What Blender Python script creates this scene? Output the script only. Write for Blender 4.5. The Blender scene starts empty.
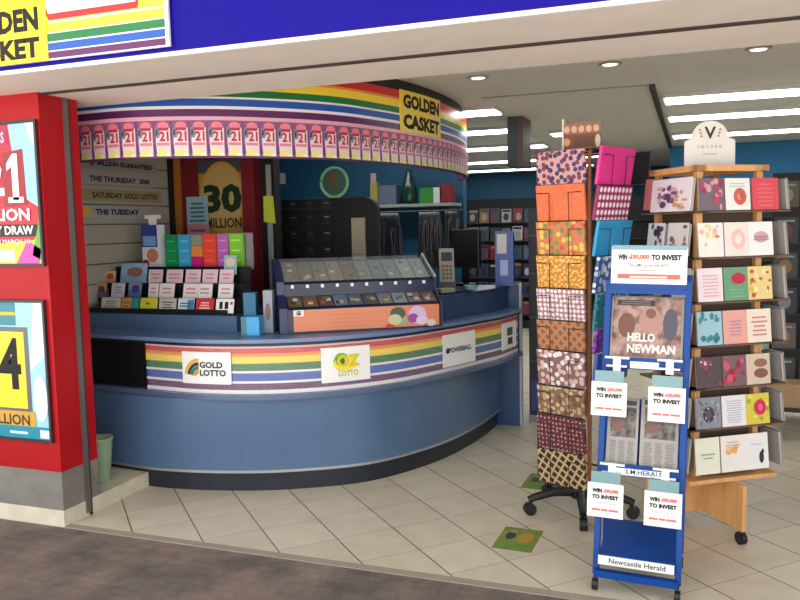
import bpy, math, random
from mathutils import Vector, Matrix

RND = random.Random(11)
SC = bpy.context.scene
COL = SC.collection
PI = math.pi

# ------------------------------------------------------------------ materials
def lin(c):
    c /= 255.0
    return c / 12.92 if c <= 0.04045 else ((c + 0.055) / 1.055) ** 2.4

def rgb(t):
    return (lin(t[0]), lin(t[1]), lin(t[2]), 1.0)

_cache = {}
def C(r, g, b, rough=0.5, metal=0.0, emit=0.0, spec=0.5):
    k = (r, g, b, rough, metal, emit, spec)
    if k in _cache:
        return _cache[k]
    m = bpy.data.materials.new('paint_%d_%d_%d' % (r, g, b))
    m.use_nodes = True
    p = m.node_tree.nodes['Principled BSDF']
    p.inputs['Base Color'].default_value = rgb((r, g, b))
    p.inputs['Roughness'].default_value = rough
    p.inputs['Metallic'].default_value = metal
    p.inputs['Specular IOR Level'].default_value = spec
    if emit:
        p.inputs['Emission Color'].default_value = rgb((r, g, b))
        p.inputs['Emission Strength'].default_value = emit
    _cache[k] = m
    return m

def nodes(name, rough=0.5, spec=0.5):
    m = bpy.data.materials.new(name)
    m.use_nodes = True
    nt = m.node_tree
    p = nt.nodes['Principled BSDF']
    p.inputs['Roughness'].default_value = rough
    p.inputs['Specular IOR Level'].default_value = spec
    tc = nt.nodes.new('ShaderNodeTexCoord')
    return m, nt, p, tc

def ramp(nt, fac, stops, const=False):
    r = nt.nodes.new('ShaderNodeValToRGB')
    cr = r.color_ramp
    if const:
        cr.interpolation = 'CONSTANT'
    while len(cr.elements) < len(stops):
        cr.elements.new(0.5)
    for e, (pos, c) in zip(cr.elements, stops):
        e.position = pos
        e.color = rgb(c)
    nt.links.new(fac, r.inputs['Fac'])
    return r.outputs['Color']

def mottled(name, cols, scale=6, rough=0.6, detail=6, spec=0.5, bump=0.0):
    m, nt, p, tc = nodes(name, rough, spec)
    n = nt.nodes.new('ShaderNodeTexNoise')
    n.inputs['Scale'].default_value = scale
    n.inputs['Detail'].default_value = detail
    nt.links.new(tc.outputs['Object'], n.inputs['Vector'])
    st = [(0.3 + 0.4 * i / max(1, len(cols) - 1), c) for i, c in enumerate(cols)]
    nt.links.new(ramp(nt, n.outputs['Fac'], st), p.inputs['Base Color'])
    if bump:
        b = nt.nodes.new('ShaderNodeBump')
        b.inputs['Strength'].default_value = bump
        b.inputs['Distance'].default_value = 0.01
        nt.links.new(n.outputs['Fac'], b.inputs['Height'])
        nt.links.new(b.outputs['Normal'], p.inputs['Normal'])
    return m

def dots(name, base, spots, scale=40, thr=0.3, rough=0.45, rnd=1.0):
    """voronoi spots; several spot colours"""
    m, nt, p, tc = nodes(name, rough)
    mp = nt.nodes.new('ShaderNodeMapping')
    nt.links.new(tc.outputs['Object'], mp.inputs['Vector'])
    sxz = nt.nodes.new('ShaderNodeSeparateXYZ'); cxy = nt.nodes.new('ShaderNodeCombineXYZ')
    nt.links.new(mp.outputs['Vector'], sxz.inputs[0])
    nt.links.new(sxz.outputs['X'], cxy.inputs['X']); nt.links.new(sxz.outputs['Z'], cxy.inputs['Y'])
    v = nt.nodes.new('ShaderNodeTexVoronoi'); v.voronoi_dimensions = '2D'
    v.inputs['Scale'].default_value = scale
    v.inputs['Randomness'].default_value = rnd
    nt.links.new(cxy.outputs['Vector'], v.inputs['Vector'])
    sep = nt.nodes.new('ShaderNodeSeparateColor')
    nt.links.new(v.outputs['Color'], sep.inputs['Color'])
    st = [(i / len(spots), c) for i, c in enumerate(spots)]
    col = ramp(nt, sep.outputs['Red'], st, True) if len(spots) > 1 else None
    lt = nt.nodes.new('ShaderNodeMath')
    lt.operation = 'LESS_THAN'
    lt.inputs[1].default_value = thr
    nt.links.new(v.outputs['Distance'], lt.inputs[0])
    mx = nt.nodes.new('ShaderNodeMix')
    mx.data_type = 'RGBA'
    nt.links.new(lt.outputs[0], mx.inputs['Factor'])
    mx.inputs['A'].default_value = rgb(base)
    if col:
        nt.links.new(col, mx.inputs['B'])
    else:
        mx.inputs['B'].default_value = rgb(spots[0])
    nt.links.new(mx.outputs['Result'], p.inputs['Base Color'])
    return m

def lattice(name, a, b, scale=22, width=0.32, rough=0.45, ang=45, ratio=1.0):
    """diagonal lattice lines of colour b on colour a"""
    m, nt, p, tc = nodes(name, rough)
    mp = nt.nodes.new('ShaderNodeMapping')
    mp.inputs['Rotation'].default_value = (0, math.radians(ang), 0)
    mp.inputs['Scale'].default_value = (scale, 0, scale * ratio)
    nt.links.new(tc.outputs['Object'], mp.inputs['Vector'])
    sx = nt.nodes.new('ShaderNodeSeparateXYZ')
    nt.links.new(mp.outputs['Vector'], sx.inputs['Vector'])
    outs = []
    for ax in 'XZ':
        f = nt.nodes.new('ShaderNodeMath'); f.operation = 'FRACT'
        nt.links.new(sx.outputs[ax], f.inputs[0])
        l = nt.nodes.new('ShaderNodeMath'); l.operation = 'LESS_THAN'
        l.inputs[1].default_value = width
        nt.links.new(f.outputs[0], l.inputs[0])
        outs.append(l)
    mxm = nt.nodes.new('ShaderNodeMath'); mxm.operation = 'MAXIMUM'
    nt.links.new(outs[0].outputs[0], mxm.inputs[0])
    nt.links.new(outs[1].outputs[0], mxm.inputs[1])
    mx = nt.nodes.new('ShaderNodeMix'); mx.data_type = 'RGBA'
    nt.links.new(mxm.outputs[0], mx.inputs['Factor'])
    mx.inputs['A'].default_value = rgb(a)
    mx.inputs['B'].default_value = rgb(b)
    nt.links.new(mx.outputs['Result'], p.inputs['Base Color'])
    return m

def zigzag(name, a, b, scale=60, rough=0.5):
    m, nt, p, tc = nodes(name, rough)
    w = nt.nodes.new('ShaderNodeTexWave')
    w.wave_type = 'BANDS'; w.bands_direction = 'X'
    w.inputs['Scale'].default_value = scale / 6
    w.inputs['Distortion'].default_value = 5.0
    w.inputs['Detail'].default_value = 0
    w.inputs['Detail Scale'].default_value = 4
    nt.links.new(tc.outputs['Object'], w.inputs['Vector'])
    nt.links.new(ramp(nt, w.outputs['Fac'], [(0.0, a), (0.55, b)], True), p.inputs['Base Color'])
    return m

def tile_material():
    m, nt, p, tc = nodes('floor_tiles', 0.38, 0.4)
    sx = nt.nodes.new('ShaderNodeSeparateXYZ')
    nt.links.new(tc.outputs['Object'], sx.inputs['Vector'])
    def combo(op):
        a = nt.nodes.new('ShaderNodeMath'); a.operation = op
        nt.links.new(sx.outputs['Y'], a.inputs[0]); nt.links.new(sx.outputs['X'], a.inputs[1])
        return a
    S = 0.3158
    ids, masks = [], []
    for op, ph, gw in (('ADD', 0.698, 0.022), ('SUBTRACT', 3.105, 0.016)):
        a = combo(op)
        d = nt.nodes.new('ShaderNodeMath'); d.operation = 'MULTIPLY_ADD'
        d.inputs[1].default_value = 0.70711 / S
        d.inputs[2].default_value = -ph / S + gw / 2 + 40
        nt.links.new(a.outputs[0], d.inputs[0])
        f = nt.nodes.new('ShaderNodeMath'); f.operation = 'FRACT'
        nt.links.new(d.outputs[0], f.inputs[0])
        l = nt.nodes.new('ShaderNodeMath'); l.operation = 'LESS_THAN'; l.inputs[1].default_value = gw
        nt.links.new(f.outputs[0], l.inputs[0])
        fl = nt.nodes.new('ShaderNodeMath'); fl.operation = 'FLOOR'
        nt.links.new(d.outputs[0], fl.inputs[0])
        ids.append(fl); masks.append(l)
    cb = nt.nodes.new('ShaderNodeCombineXYZ')
    nt.links.new(ids[0].outputs[0], cb.inputs[0]); nt.links.new(ids[1].outputs[0], cb.inputs[1])
    wn = nt.nodes.new('ShaderNodeTexWhiteNoise'); wn.noise_dimensions = '2D'
    nt.links.new(cb.outputs[0], wn.inputs['Vector'])
    n = nt.nodes.new('ShaderNodeTexNoise'); n.inputs['Scale'].default_value = 7; n.inputs['Detail'].default_value = 5
    nt.links.new(tc.outputs['Object'], n.inputs['Vector'])
    ad = nt.nodes.new('ShaderNodeMath'); ad.operation = 'MULTIPLY_ADD'; ad.inputs[1].default_value = 0.35
    nt.links.new(wn.outputs['Value'], ad.inputs[0]); nt.links.new(n.outputs['Fac'], ad.inputs[2])
    col = ramp(nt, ad.outputs[0], [(0.3, (190, 180, 158)), (0.9, (208, 198, 176))])
    mk = nt.nodes.new('ShaderNodeMath'); mk.operation = 'MAXIMUM'
    nt.links.new(masks[0].outputs[0], mk.inputs[0]); 
    half = nt.nodes.new('ShaderNodeMath'); half.operation = 'MULTIPLY'; half.inputs[1].default_value = 0.55
    nt.links.new(masks[1].outputs[0], half.inputs[0])
    nt.links.new(half.outputs[0], mk.inputs[1])
    mx = nt.nodes.new('ShaderNodeMix'); mx.data_type = 'RGBA'
    nt.links.new(mk.outputs[0], mx.inputs['Factor'])
    nt.links.new(col, mx.inputs['A'])
    mx.inputs['B'].default_value = rgb((92, 82, 68))
    nt.links.new(mx.outputs['Result'], p.inputs['Base Color'])
    return m

def paver_material():
    m, nt, p, tc = nodes('street_pavers', 0.8, 0.3)
    n = nt.nodes.new('ShaderNodeTexNoise'); n.inputs['Scale'].default_value = 3.2; n.inputs['Detail'].default_value = 8
    n.inputs['Roughness'].default_value = 0.68
    nt.links.new(tc.outputs['Object'], n.inputs['Vector'])
    col = ramp(nt, n.outputs['Fac'], [(0.32, (84, 80, 76)), (0.45, (104, 97, 92)), (0.55, (122, 108, 100)), (0.68, (136, 122, 113))])
    br = nt.nodes.new('ShaderNodeTexBrick')
    br.inputs['Scale'].default_value = 4.4
    br.inputs['Mortar Size'].default_value = 0.012
    br.inputs['Color1'].default_value = (1, 1, 1, 1); br.inputs['Color2'].default_value = (0.8, 0.78, 0.78, 1)
    br.inputs['Mortar'].default_value = (0.66, 0.64, 0.62, 1)
    nt.links.new(tc.outputs['Object'], br.inputs['Vector'])
    mx = nt.nodes.new('ShaderNodeMix'); mx.data_type = 'RGBA'; mx.blend_type = 'MULTIPLY'
    mx.inputs['Factor'].default_value = 0.6
    nt.links.new(col, mx.inputs['A']); nt.links.new(br.outputs['Color'], mx.inputs['B'])
    nt.links.new(mx.outputs['Result'], p.inputs['Base Color'])
    return m

def wood(name, a, b, scale=5):
    m, nt, p, tc = nodes(name, 0.45, 0.4)
    mp = nt.nodes.new('ShaderNodeMapping'); mp.inputs['Scale'].default_value = (6, 6, 0.7)
    nt.links.new(tc.outputs['Object'], mp.inputs['Vector'])
    n = nt.nodes.new('ShaderNodeTexNoise'); n.inputs['Scale'].default_value = scale; n.inputs['Detail'].default_value = 5
    nt.links.new(mp.outputs['Vector'], n.inputs['Vector'])
    nt.links.new(ramp(nt, n.outputs['Fac'], [(0.3, a), (0.7, b)]), p.inputs['Base Color'])
    return m

def glassy(name, tint=(235, 240, 240), alpha=0.12, rough=0.05):
    m, nt, p, tc = nodes(name, rough)
    p.inputs['Base Color'].default_value = rgb(tint)
    p.inputs['Alpha'].default_value = alpha
    return m

WHITE = C(236, 236, 232, 0.45); PAPER = C(232, 230, 224, 0.6); BLACK = C(16, 16, 18, 0.45); INK = C(22, 20, 22, 0.7)
RED = C(196, 22, 30, 0.35); CREAM = mottled('cream_paint', [(238, 232, 222), (244, 239, 230)], 4, 0.55)
SILVER = C(190, 194, 200, 0.28, 0.8); BLUEM = mottled('counter_blue_laminate', [(76, 102, 134), (82, 108, 140)], 3, 0.28, spec=0.6)
BLUE_DARK = C(42, 60, 104, 0.35); RACKBLUE = C(12, 66, 142, 0.4, 0, 0, 0.3); CLEAR = glassy('clear_plastic')
WOOD = wood('pale_beech', (206, 150, 92), (222, 172, 114)); TEAL = mottled('teal_wall_paint', [(16, 78, 110), (20, 86, 120)], 2, 0.6)
R_RED = C(204, 34, 38, 0.3); R_ORG = C(236, 140, 40, 0.3); R_YEL = C(246, 214, 60, 0.3); R_GRN = C(20, 116, 56, 0.3)
R_BLU = C(28, 84, 176, 0.3); R_PUR = C(92, 30, 92, 0.3); R_WHT = C(236, 232, 232, 0.3)

# ------------------------------------------------------------------ mesh helper
_glyphs = {}
def glyph(s, bold=0.025):
    k = (s, bold)
    if k in _glyphs:
        return _glyphs[k]
    cu = bpy.data.curves.new('tmp', 'FONT'); cu.body = s; cu.resolution_u = 2; cu.offset = bold
    ob = bpy.data.objects.new('tmp', cu); COL.objects.link(ob)
    dg = bpy.context.evaluated_depsgraph_get(); dg.update()
    me = bpy.data.meshes.new_from_object(ob.evaluated_get(dg))
    vs = [(v.co.x, v.co.y) for v in me.vertices]; fs = [tuple(p.vertices) for p in me.polygons]
    bpy.data.objects.remove(ob); bpy.data.curves.remove(cu); bpy.data.meshes.remove(me)
    x0 = min(v[0] for v in vs); x1 = max(v[0] for v in vs); y0 = min(v[1] for v in vs); y1 = max(v[1] for v in vs)
    vs = [((x - x0) / max(x1 - x0, 1e-6), (y - y0) / max(y1 - y0, 1e-6)) for x, y in vs]
    _glyphs[k] = (vs, fs)
    return _glyphs[k]

LAY = 0.0009
class M:
    def __init__(self):
        self.v = []; self.f = []; self.mi = []; self.mats = []
    def add(self, vs, fs, mat):
        if mat not in self.mats:
            self.mats.append(mat)
        i = self.mats.index(mat); n = len(self.v)
        self.v += [tuple(p) for p in vs]
        for f in fs:
            self.f.append(tuple(a + n for a in f)); self.mi.append(i)
        return self
    def box(self, x0, y0, z0, x1, y1, z1, mat):
        x0, x1 = sorted((x0, x1)); y0, y1 = sorted((y0, y1)); z0, z1 = sorted((z0, z1))
        vs = [(x0, y0, z0), (x1, y0, z0), (x1, y1, z0), (x0, y1, z0), (x0, y0, z1), (x1, y0, z1), (x1, y1, z1), (x0, y1, z1)]
        fs = [(3, 2, 1, 0), (4, 5, 6, 7), (0, 1, 5, 4), (1, 2, 6, 5), (2, 3, 7, 6), (3, 0, 4, 7)]
        return self.add(vs, fs, mat)
    def prism(self, pts, axis, a, b, mat):
        """polygon extruded along axis: 'x' pts=(y,z); 'y' pts=(x,z); 'z' pts=(x,y)"""
        def P(p, t):
            return (t, p[0], p[1]) if axis == 'x' else ((p[0], t, p[1]) if axis == 'y' else (p[0], p[1], t))
        n = len(pts)
        vs = [P(p, a) for p in pts] + [P(p, b) for p in pts]
        fs = [tuple(range(n))[::-1], tuple(range(n, 2 * n))] + [(i, (i + 1) % n, n + (i + 1) % n, n + i) for i in range(n)]
        return self.add(vs, fs, mat)
    def tube(self, pts, r, mat, n=8):
        pts = [Vector(p) for p in pts]; vs = []; fs = []
        for i, p in enumerate(pts):
            d = (pts[min(i + 1, len(pts) - 1)] - pts[max(i - 1, 0)]).normalized()
            u = d.cross(Vector((0, 0, 1)))
            if u.length < 1e-3:
                u = d.cross(Vector((1, 0, 0)))
            u.normalize(); w = d.cross(u)
            rr = r[i] if isinstance(r, (list, tuple)) else r
            for k in range(n):
                a = 2 * PI * k / n
                vs.append(p + rr * (math.cos(a) * u + math.sin(a) * w))
        for i in range(len(pts) - 1):
            for k in range(n):
                fs.append((i * n + k, i * n + (k + 1) % n, (i + 1) * n + (k + 1) % n, (i + 1) * n + k))
        fs.append(tuple(range(n))); fs.append(tuple((len(pts) - 1) * n + k for k in range(n))[::-1])
        return self.add(vs, fs, mat)
    def lathe(self, prof, mat, c=(0, 0), n=20):
        vs = []; fs = []
        for r, z in prof:
            for k in range(n):
                a = 2 * PI * k / n
                vs.append((c[0] + r * math.cos(a), c[1] + r * math.sin(a), z))
        for i in range(len(prof) - 1):
            for k in range(n):
                fs.append((i * n + k, i * n + (k + 1) % n, (i + 1) * n + (k + 1) % n, (i + 1) * n + k))
        fs.append(tuple(range(n))[::-1]); fs.append(tuple((len(prof) - 1) * n + k for k in range(n)))
        return self.add(vs, fs, mat)
    # printed marks on a panel whose face lies in y = 0 looking to -Y
    def rect(self, x0, z0, x1, z1, mat, layer=1):
        y = -LAY * layer
        return self.add([(x0, y, z0), (x1, y, z0), (x1, y, z1), (x0, y, z1)], [(0, 1, 2, 3)], mat)
    def poly(self, pts, mat, layer=1):
        y = -LAY * layer
        return self.add([(a, y, b) for a, b in pts], [tuple(range(len(pts)))], mat)
    def ell(self, cx, cz, rx, rz, mat, layer=1, n=20, a0=0, a1=2 * PI):
        return self.poly([(cx + rx * math.cos(a0 + (a1 - a0) * k / n), cz + rz * math.sin(a0 + (a1 - a0) * k / n)) for k in range(n)], mat, layer)
    def text(self, s, x0, z0, x1, z1, mat, layer=2, bold=0.025):
        vs, fs = glyph(s, bold); y = -LAY * layer
        return self.add([(x0 + a * (x1 - x0), y, z0 + b * (z1 - z0)) for a, b in vs], fs, mat)
    def lines(self, x0, z0, x1, z1, n, mat, layer=1, fill=0.45, rnd=RND):
        h = (z1 - z0) / n
        for k in range(n):
            w = (x1 - x0) * rnd.uniform(0.6, 1.0)
            self.rect(x0 + (x1 - x0 - w) / 2, z0 + h * k, x0 + (x1 - x0 + w) / 2, z0 + h * (k + fill), mat, layer)
        return self
    def tf(self, mtx):
        self.v = [tuple(mtx @ Vector(p)) for p in self.v]
        return self
    def build(self, name, parent=None, loc=(0, 0, 0), rz=0.0, rx=0.0, label=None, cat=None, group=None, kind=None, smooth=False, bevel=0.0):
        me = bpy.data.meshes.new(name)
        me.from_pydata(self.v, [], self.f)
        for m in self.mats:
            me.materials.append(m)
        me.polygons.foreach_set('material_index', self.mi)
        if smooth:
            me.polygons.foreach_set('use_smooth', [True] * len(self.f))
        me.update()
        o = bpy.data.objects.new(name, me)
        COL.objects.link(o)
        o.location = loc
        o.rotation_euler = (rx, 0, rz)
        if parent:
            o.parent = parent
        tag(o, label, cat, group, kind)
        if bevel:
            b = o.modifiers.new('edge', 'BEVEL'); b.width = bevel; b.segments = 2; b.limit_method = 'ANGLE'
        if smooth:
            e = o.modifiers.new('split', 'EDGE_SPLIT'); e.split_angle = math.radians(40)
        return o

def tag(o, label=None, cat=None, group=None, kind=None):
    if label: o['label'] = label
    if cat: o['category'] = cat
    if group: o['group'] = group
    if kind: o['kind'] = kind

def thing(name, label, cat, loc=(0, 0, 0), rz=0.0, group=None, rx=0.0):
    o = bpy.data.objects.new(name, None)
    o.empty_display_size = 0.1
    COL.objects.link(o)
    o.location = loc; o.rotation_euler = (rx, 0, rz)
    tag(o, label, cat, group)
    return o

def struct(name, m, parent=None, **k):
    return m.build(name, parent, kind=None if parent else 'structure', **k)

ORD = ['first', 'second', 'third', 'fourth', 'fifth', 'sixth', 'seventh', 'eighth', 'ninth', 'tenth', 'eleventh', 'twelfth', 'thirteenth',
       'fourteenth', 'fifteenth', 'sixteenth', 'seventeenth', 'eighteenth', 'nineteenth', 'twentieth', 'twenty-first', 'twenty-second',
       'twenty-third', 'twenty-fourth', 'twenty-fifth', 'twenty-sixth', 'twenty-seventh', 'twenty-eighth', 'twenty-ninth', 'thirtieth',
       'thirty-first', 'thirty-second', 'thirty-third', 'thirty-fourth', 'thirty-fifth', 'thirty-sixth', 'thirty-seventh', 'thirty-eighth',
       'thirty-ninth', 'fortieth', 'forty-first', 'forty-second', 'forty-third', 'forty-fourth', 'forty-fifth', 'forty-sixth', 'forty-seventh',
       'forty-eighth', 'forty-ninth', 'fiftieth']

class Curve:
    def __init__(self, pts, n=16):
        P = [Vector(p) for p in pts]
        P = [2 * P[0] - P[1]] + P + [2 * P[-1] - P[-2]]
        q = []
        for i in range(1, len(P) - 2):
            for k in range(n):
                t = k / n
                a, b, c, d = P[i - 1], P[i], P[i + 1], P[i + 2]
                q.append(0.5 * ((2 * b) + (c - a) * t + (2 * a - 5 * b + 4 * c - d) * t * t + (3 * b - a - 3 * c + d) * t ** 3))
        q.append(P[-2])
        self.q = q; self.s = [0.0]
        for a, b in zip(q, q[1:]):
            self.s.append(self.s[-1] + (b - a).length)
        self.L = self.s[-1]
    def pt(self, s):
        s = min(max(s, 0.0), self.L)
        lo, hi = 0, len(self.s) - 1
        while hi - lo > 1:
            mid = (lo + hi) // 2
            if self.s[mid] <= s: lo = mid
            else: hi = mid
        t = (s - self.s[lo]) / (self.s[hi] - self.s[lo])
        return self.q[lo].lerp(self.q[hi], t)
    def fr(self, s):
        t = (self.pt(s + 0.06) - self.pt(s - 0.06)).normalized()
        return self.pt(s), t, Vector((t.y, -t.x))
    def at(self, s, off):
        p, t, o = self.fr(s)
        return p + o * off
    def ang(self, s):
        p, t, o = self.fr(s)
        return math.atan2(t.y, t.x)
    def near(self, x, y):
        v = Vector((x, y))
        return min((((self.pt(self.L * k / 800) - v).length, self.L * k / 800) for k in range(801)))[1]

def ribbon(m, c, s0, s1, z0, z1, o_in, o_out, mat, n=40):
    vs = []; fs = []
    for k in range(n + 1):
        s = s0 + (s1 - s0) * k / n
        a = c.at(s, o_in); b = c.at(s, o_out)
        vs += [(a.x, a.y, z0), (b.x, b.y, z0), (b.x, b.y, z1), (a.x, a.y, z1)]
    for k in range(n):
        i = 4 * k; j = i + 4
        for e in range(4):
            fs.append((i + e, i + (e + 1) % 4, j + (e + 1) % 4, j + e))
    fs.append((3, 2, 1, 0)); fs.append((4 * n, 4 * n + 1, 4 * n + 2, 4 * n + 3))
    return m.add(vs, fs, mat)

def warp(m, c, s, off):
    out = []
    for x, y, z in m.v:
        p = c.at(s + x, off - y)
        out.append((p.x, p.y, z))
    m.v = out
    return m

# ------------------------------------------------------------------ camera
f, pitch, roll, yaw = 789.37, 0.0926, -0.0217, 0.3552
fw = Vector((-math.sin(yaw) * math.cos(pitch), math.cos(yaw) * math.cos(pitch), -math.sin(pitch)))
r0 = Vector((math.cos(yaw), math.sin(yaw), 0)); u0 = r0.cross(fw)
cr, sr = math.cos(roll), math.sin(roll)
rr, uu = cr * r0 + sr * u0, -sr * r0 + cr * u0
cam = bpy.data.cameras.new('camera'); cam.sensor_width = 36; cam.lens = f / 800 * 36
co = bpy.data.objects.new('camera', cam); COL.objects.link(co)
co.matrix_world = Matrix(((rr.x, uu.x, -fw.x, 0), (rr.y, uu.y, -fw.y, 0), (rr.z, uu.z, -fw.z, 1.6), (0, 0, 0, 1)))
SC.camera = co

# ------------------------------------------------------------------ setting
struct('floor', M().box(-6, 3.32, -0.06, 4.2, 16, 0.0, tile_material()))
struct('pavement', M().box(-14, -1.2, -0.06, 14, 3.32, -0.004, paver_material()))
struct('street', M().box(-25, -22, -0.06, 25, -1.2, -0.01, C(180, 176, 168, 0.8)))
struct('trim_1', M().box(-3.21, 3.285, -0.004, 0.0, 3.335, 0.0015, C(150, 142, 126, 0.6)).box(0, 3.285, -0.004, 4, 3.335, 0.0015, C(150, 142, 126, 0.6)))
# raised cream step beside the counter, running under the red front wall
struct('trim_2', M().box(-6, 3.29, -0.004, -3.21, 4.09, 0.09, mottled('cream_render', [(196, 186, 160), (214, 206, 184)], 9, 0.7)))
wf = struct('wall_front', M().box(-6, 3.29, 0.306, -3.21, 3.57, 2.34, mottled('red_cladding', [(160, 8, 18), (174, 13, 23)], 2.2, 0.4, spec=0.25)))
struct('grey_band', M().box(-6, 3.291, 0.09, -3.211, 3.569, 0.306, mottled('grey_render', [(112, 108, 102), (130, 126, 118)], 7, 0.7)), wf)
struct('shutter_track', M().box(-3.212, 3.455, 0.02, -3.197, 3.485, 2.33, C(120, 116, 112, 0.4, 0.6)).box(-3.2135, 3.485, 0.0, -3.199, 3.497, 2.33, C(60, 30, 30, 0.6)), wf)
struct('wall_left', M().box(-4.15, 3.57, 0.0, -4.0, 5.6, 2.62, C(150, 146, 138, 0.6)))
WINE = mottled('deep_red_paint', [(112, 16, 30), (126, 22, 36)], 3, 0.5)
struct('wall_rear', M().box(-4.0, 5.45, 0.0, -3.30, 5.6, 2.62, WINE).box(-3.30, 5.40, 0.0, -3.19, 5.6, 2.62, WINE))
struct('trim_3', M().box(-3.945, 5.425, 0.0, -3.89, 5.45, 2.62, C(176, 110, 44, 0.5)))
struct('trim_4', M().box(-3.999, 5.40, 0.0, -3.95, 5.449, 2.62, BLACK))
struct('trim_8', M().box(-3.19, 5.5, 0.0, -3.07, 5.6, 2.62, C(18, 16, 18, 0.6)))
struct('wall_teal', M().box(-6.0, 8.0, 0.0, -2.24, 8.12, 2.62, TEAL))
struct('wall_back', M().box(-6.0, 15.5, 0.0, 4.2, 15.65, 2.7, TEAL))
struct('wall_back_right', M().box(-0.3, 11.6, 0.0, 4.2, 11.75, 2.62, mottled('blue_wall_paint', [(24, 112, 160), (28, 120, 170)], 2, 0.6)))
struct('wall_right', M().box(4.1, 3.32, 0.0, 4.2, 16, 2.7, C(170, 168, 160, 0.6)))
struct('wall_front_right', M().box(2.6, 3.29, 0.0, 6, 3.57, 2.34, RED))
struct('wall_far_left', M().box(-6.1, 3.57, 0.0, -6.0, 15.6, 2.7, C(90, 90, 90, 0.6)))
CEIL = mottled('grey_ceiling_paint', [(214, 212, 204), (220, 218, 210)], 2, 0.7)
struct('ceiling', M().box(-6.1, 3.78, 2.62, 4.2, 16, 2.7, CEIL))
struct('trim_5', M().box(-0.315, 6.3, 2.585, -0.275, 11.6, 2.62, C(40, 40, 40, 0.6)))
struct('trim_6', M().box(-1.6, 6.30, 2.612, -0.315, 6.315, 2.62, C(130, 128, 122, 0.6)))
struct('soffit', M().box(-6, 3.335, 2.335, 4.2, 3.78, 2.7, CREAM))
struct('trim_7', M().box(-6, 3.312, 2.330, 4.2, 3.335, 2.7, C(46, 36, 30, 0.8)))  # solid dark strip stands in for the shadowed shutter slot

# shop sign board over the opening
fs = thing('fascia_sign', 'deep blue shop fascia board with white lower edge above the opening', 'shop sign', (0, 2.87, 2.34))
M().box(-6, 0.012, 0.0, 4.2, 0.442, 1.0, mottled('soffit_grey_cream', [(226, 222, 214), (234, 230, 222)], 5, 0.6)).build('housing', fs)
m = M().box(-6, 0.0, 0.014, 4.2, 0.012, 1.0, mottled('fascia_blue', [(16, 2, 128), (20, 5, 138)], 1.5, 0.55, spec=0.15))
for gx, gz in ((-1.90, 0.182), (-1.575, 0.142)):
    m.text('g', gx, gz, gx + 0.085, gz + 0.165, WHITE, 2, 0.03)
m.build('board', fs)
M().box(-6, -0.006, -0.004, 4.2, 0.02, 0.014, C(238, 238, 240, 0.35)).build('edge_strip', fs, label='white lower edge strip')
PX0, PX1 = -3.05, -2.06
gp = thing('rainbow_sign', 'white panel with rainbow stripes and yellow block at one end of the blue fascia', 'sign', (0, 2.861, 2.34))
m = M().box(PX0 - 0.45, -0.012, 0.033, PX1 - 0.0, 0.0, 0.62, C(232, 228, 232, 0.3))
m.v = [(x, y, z) for x, y, z in m.v]
def off(mm, dy):
    mm.v = [(x, y + dy, z) for x, y, z in mm.v]; return mm
st = M()
x0 = -2.702
for z0, z1, c in ((0.208, 0.245, R_RED), (0.152, 0.192, R_YEL), (0.113, 0.147, R_GRN), (0.074, 0.106, R_BLU), (0.040, 0.068, R_PUR)):
    if z0 > 0.2:
        continue
    st.poly([(x0, z0), (-2.078, z0), (-2.078, z1), (x0, z1)], c, 1)
st.poly([(x0, 0.2), (-2.7, 0.2), (-2.078, 0.2), (-2.078, 0.5), (-2.78, 0.5), (-2.82, 0.35)], R_YEL, 1)
st.poly([(x0 + 0.012, 0.205), (-2.21, 0.205), (-2.16, 0.5), (-2.84, 0.5)], R_RED, 2)
st.poly([(-2.69, 0.232), (-2.22, 0.232), (-2.2, 0.5), (-2.79, 0.5)], R_WHT, 3)
off(st, -0.012)
m.add(st.v, [], R_WHT)
base_n = len(m.v) - len(st.v)
for fc, mi in zip(st.f, st.mi):
    mt = st.mats[mi]
    if mt not in m.mats: m.mats.append(mt)
    m.f.append(tuple(a + base_n for a in fc)); m.mi.append(m.mats.index(mt))
m.build('panel', gp)
YEL = C(252, 232, 36, 0.3)
yb = M().box(-3.5, -0.018, 0.033, x0, -0.012, 0.62, YEL)
t = M().text('GOLDEN', -3.22, 0.168, -2.745, 0.272, INK, 1, 0.05).text('CASKET', -3.22, 0.05, -2.745, 0.142, INK, 1, 0.05)
def merge(a, b, dy=0.0, dx=0.0, dz=0.0):
    n = len(a.v)
    a.v += [(x + dx, y + dy, z + dz) for x, y, z in b.v]
    for fc, mi in zip(b.f, b.mi):
        mt = b.mats[mi]
        if mt not in a.mats: a.mats.append(mt)
        a.f.append(tuple(q + n for q in fc)); a.mi.append(a.mats.index(mt))
    return a
merge(yb, t, -0.018)
yb.build('name_block', gp, label='yellow block with black lettering')

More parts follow.
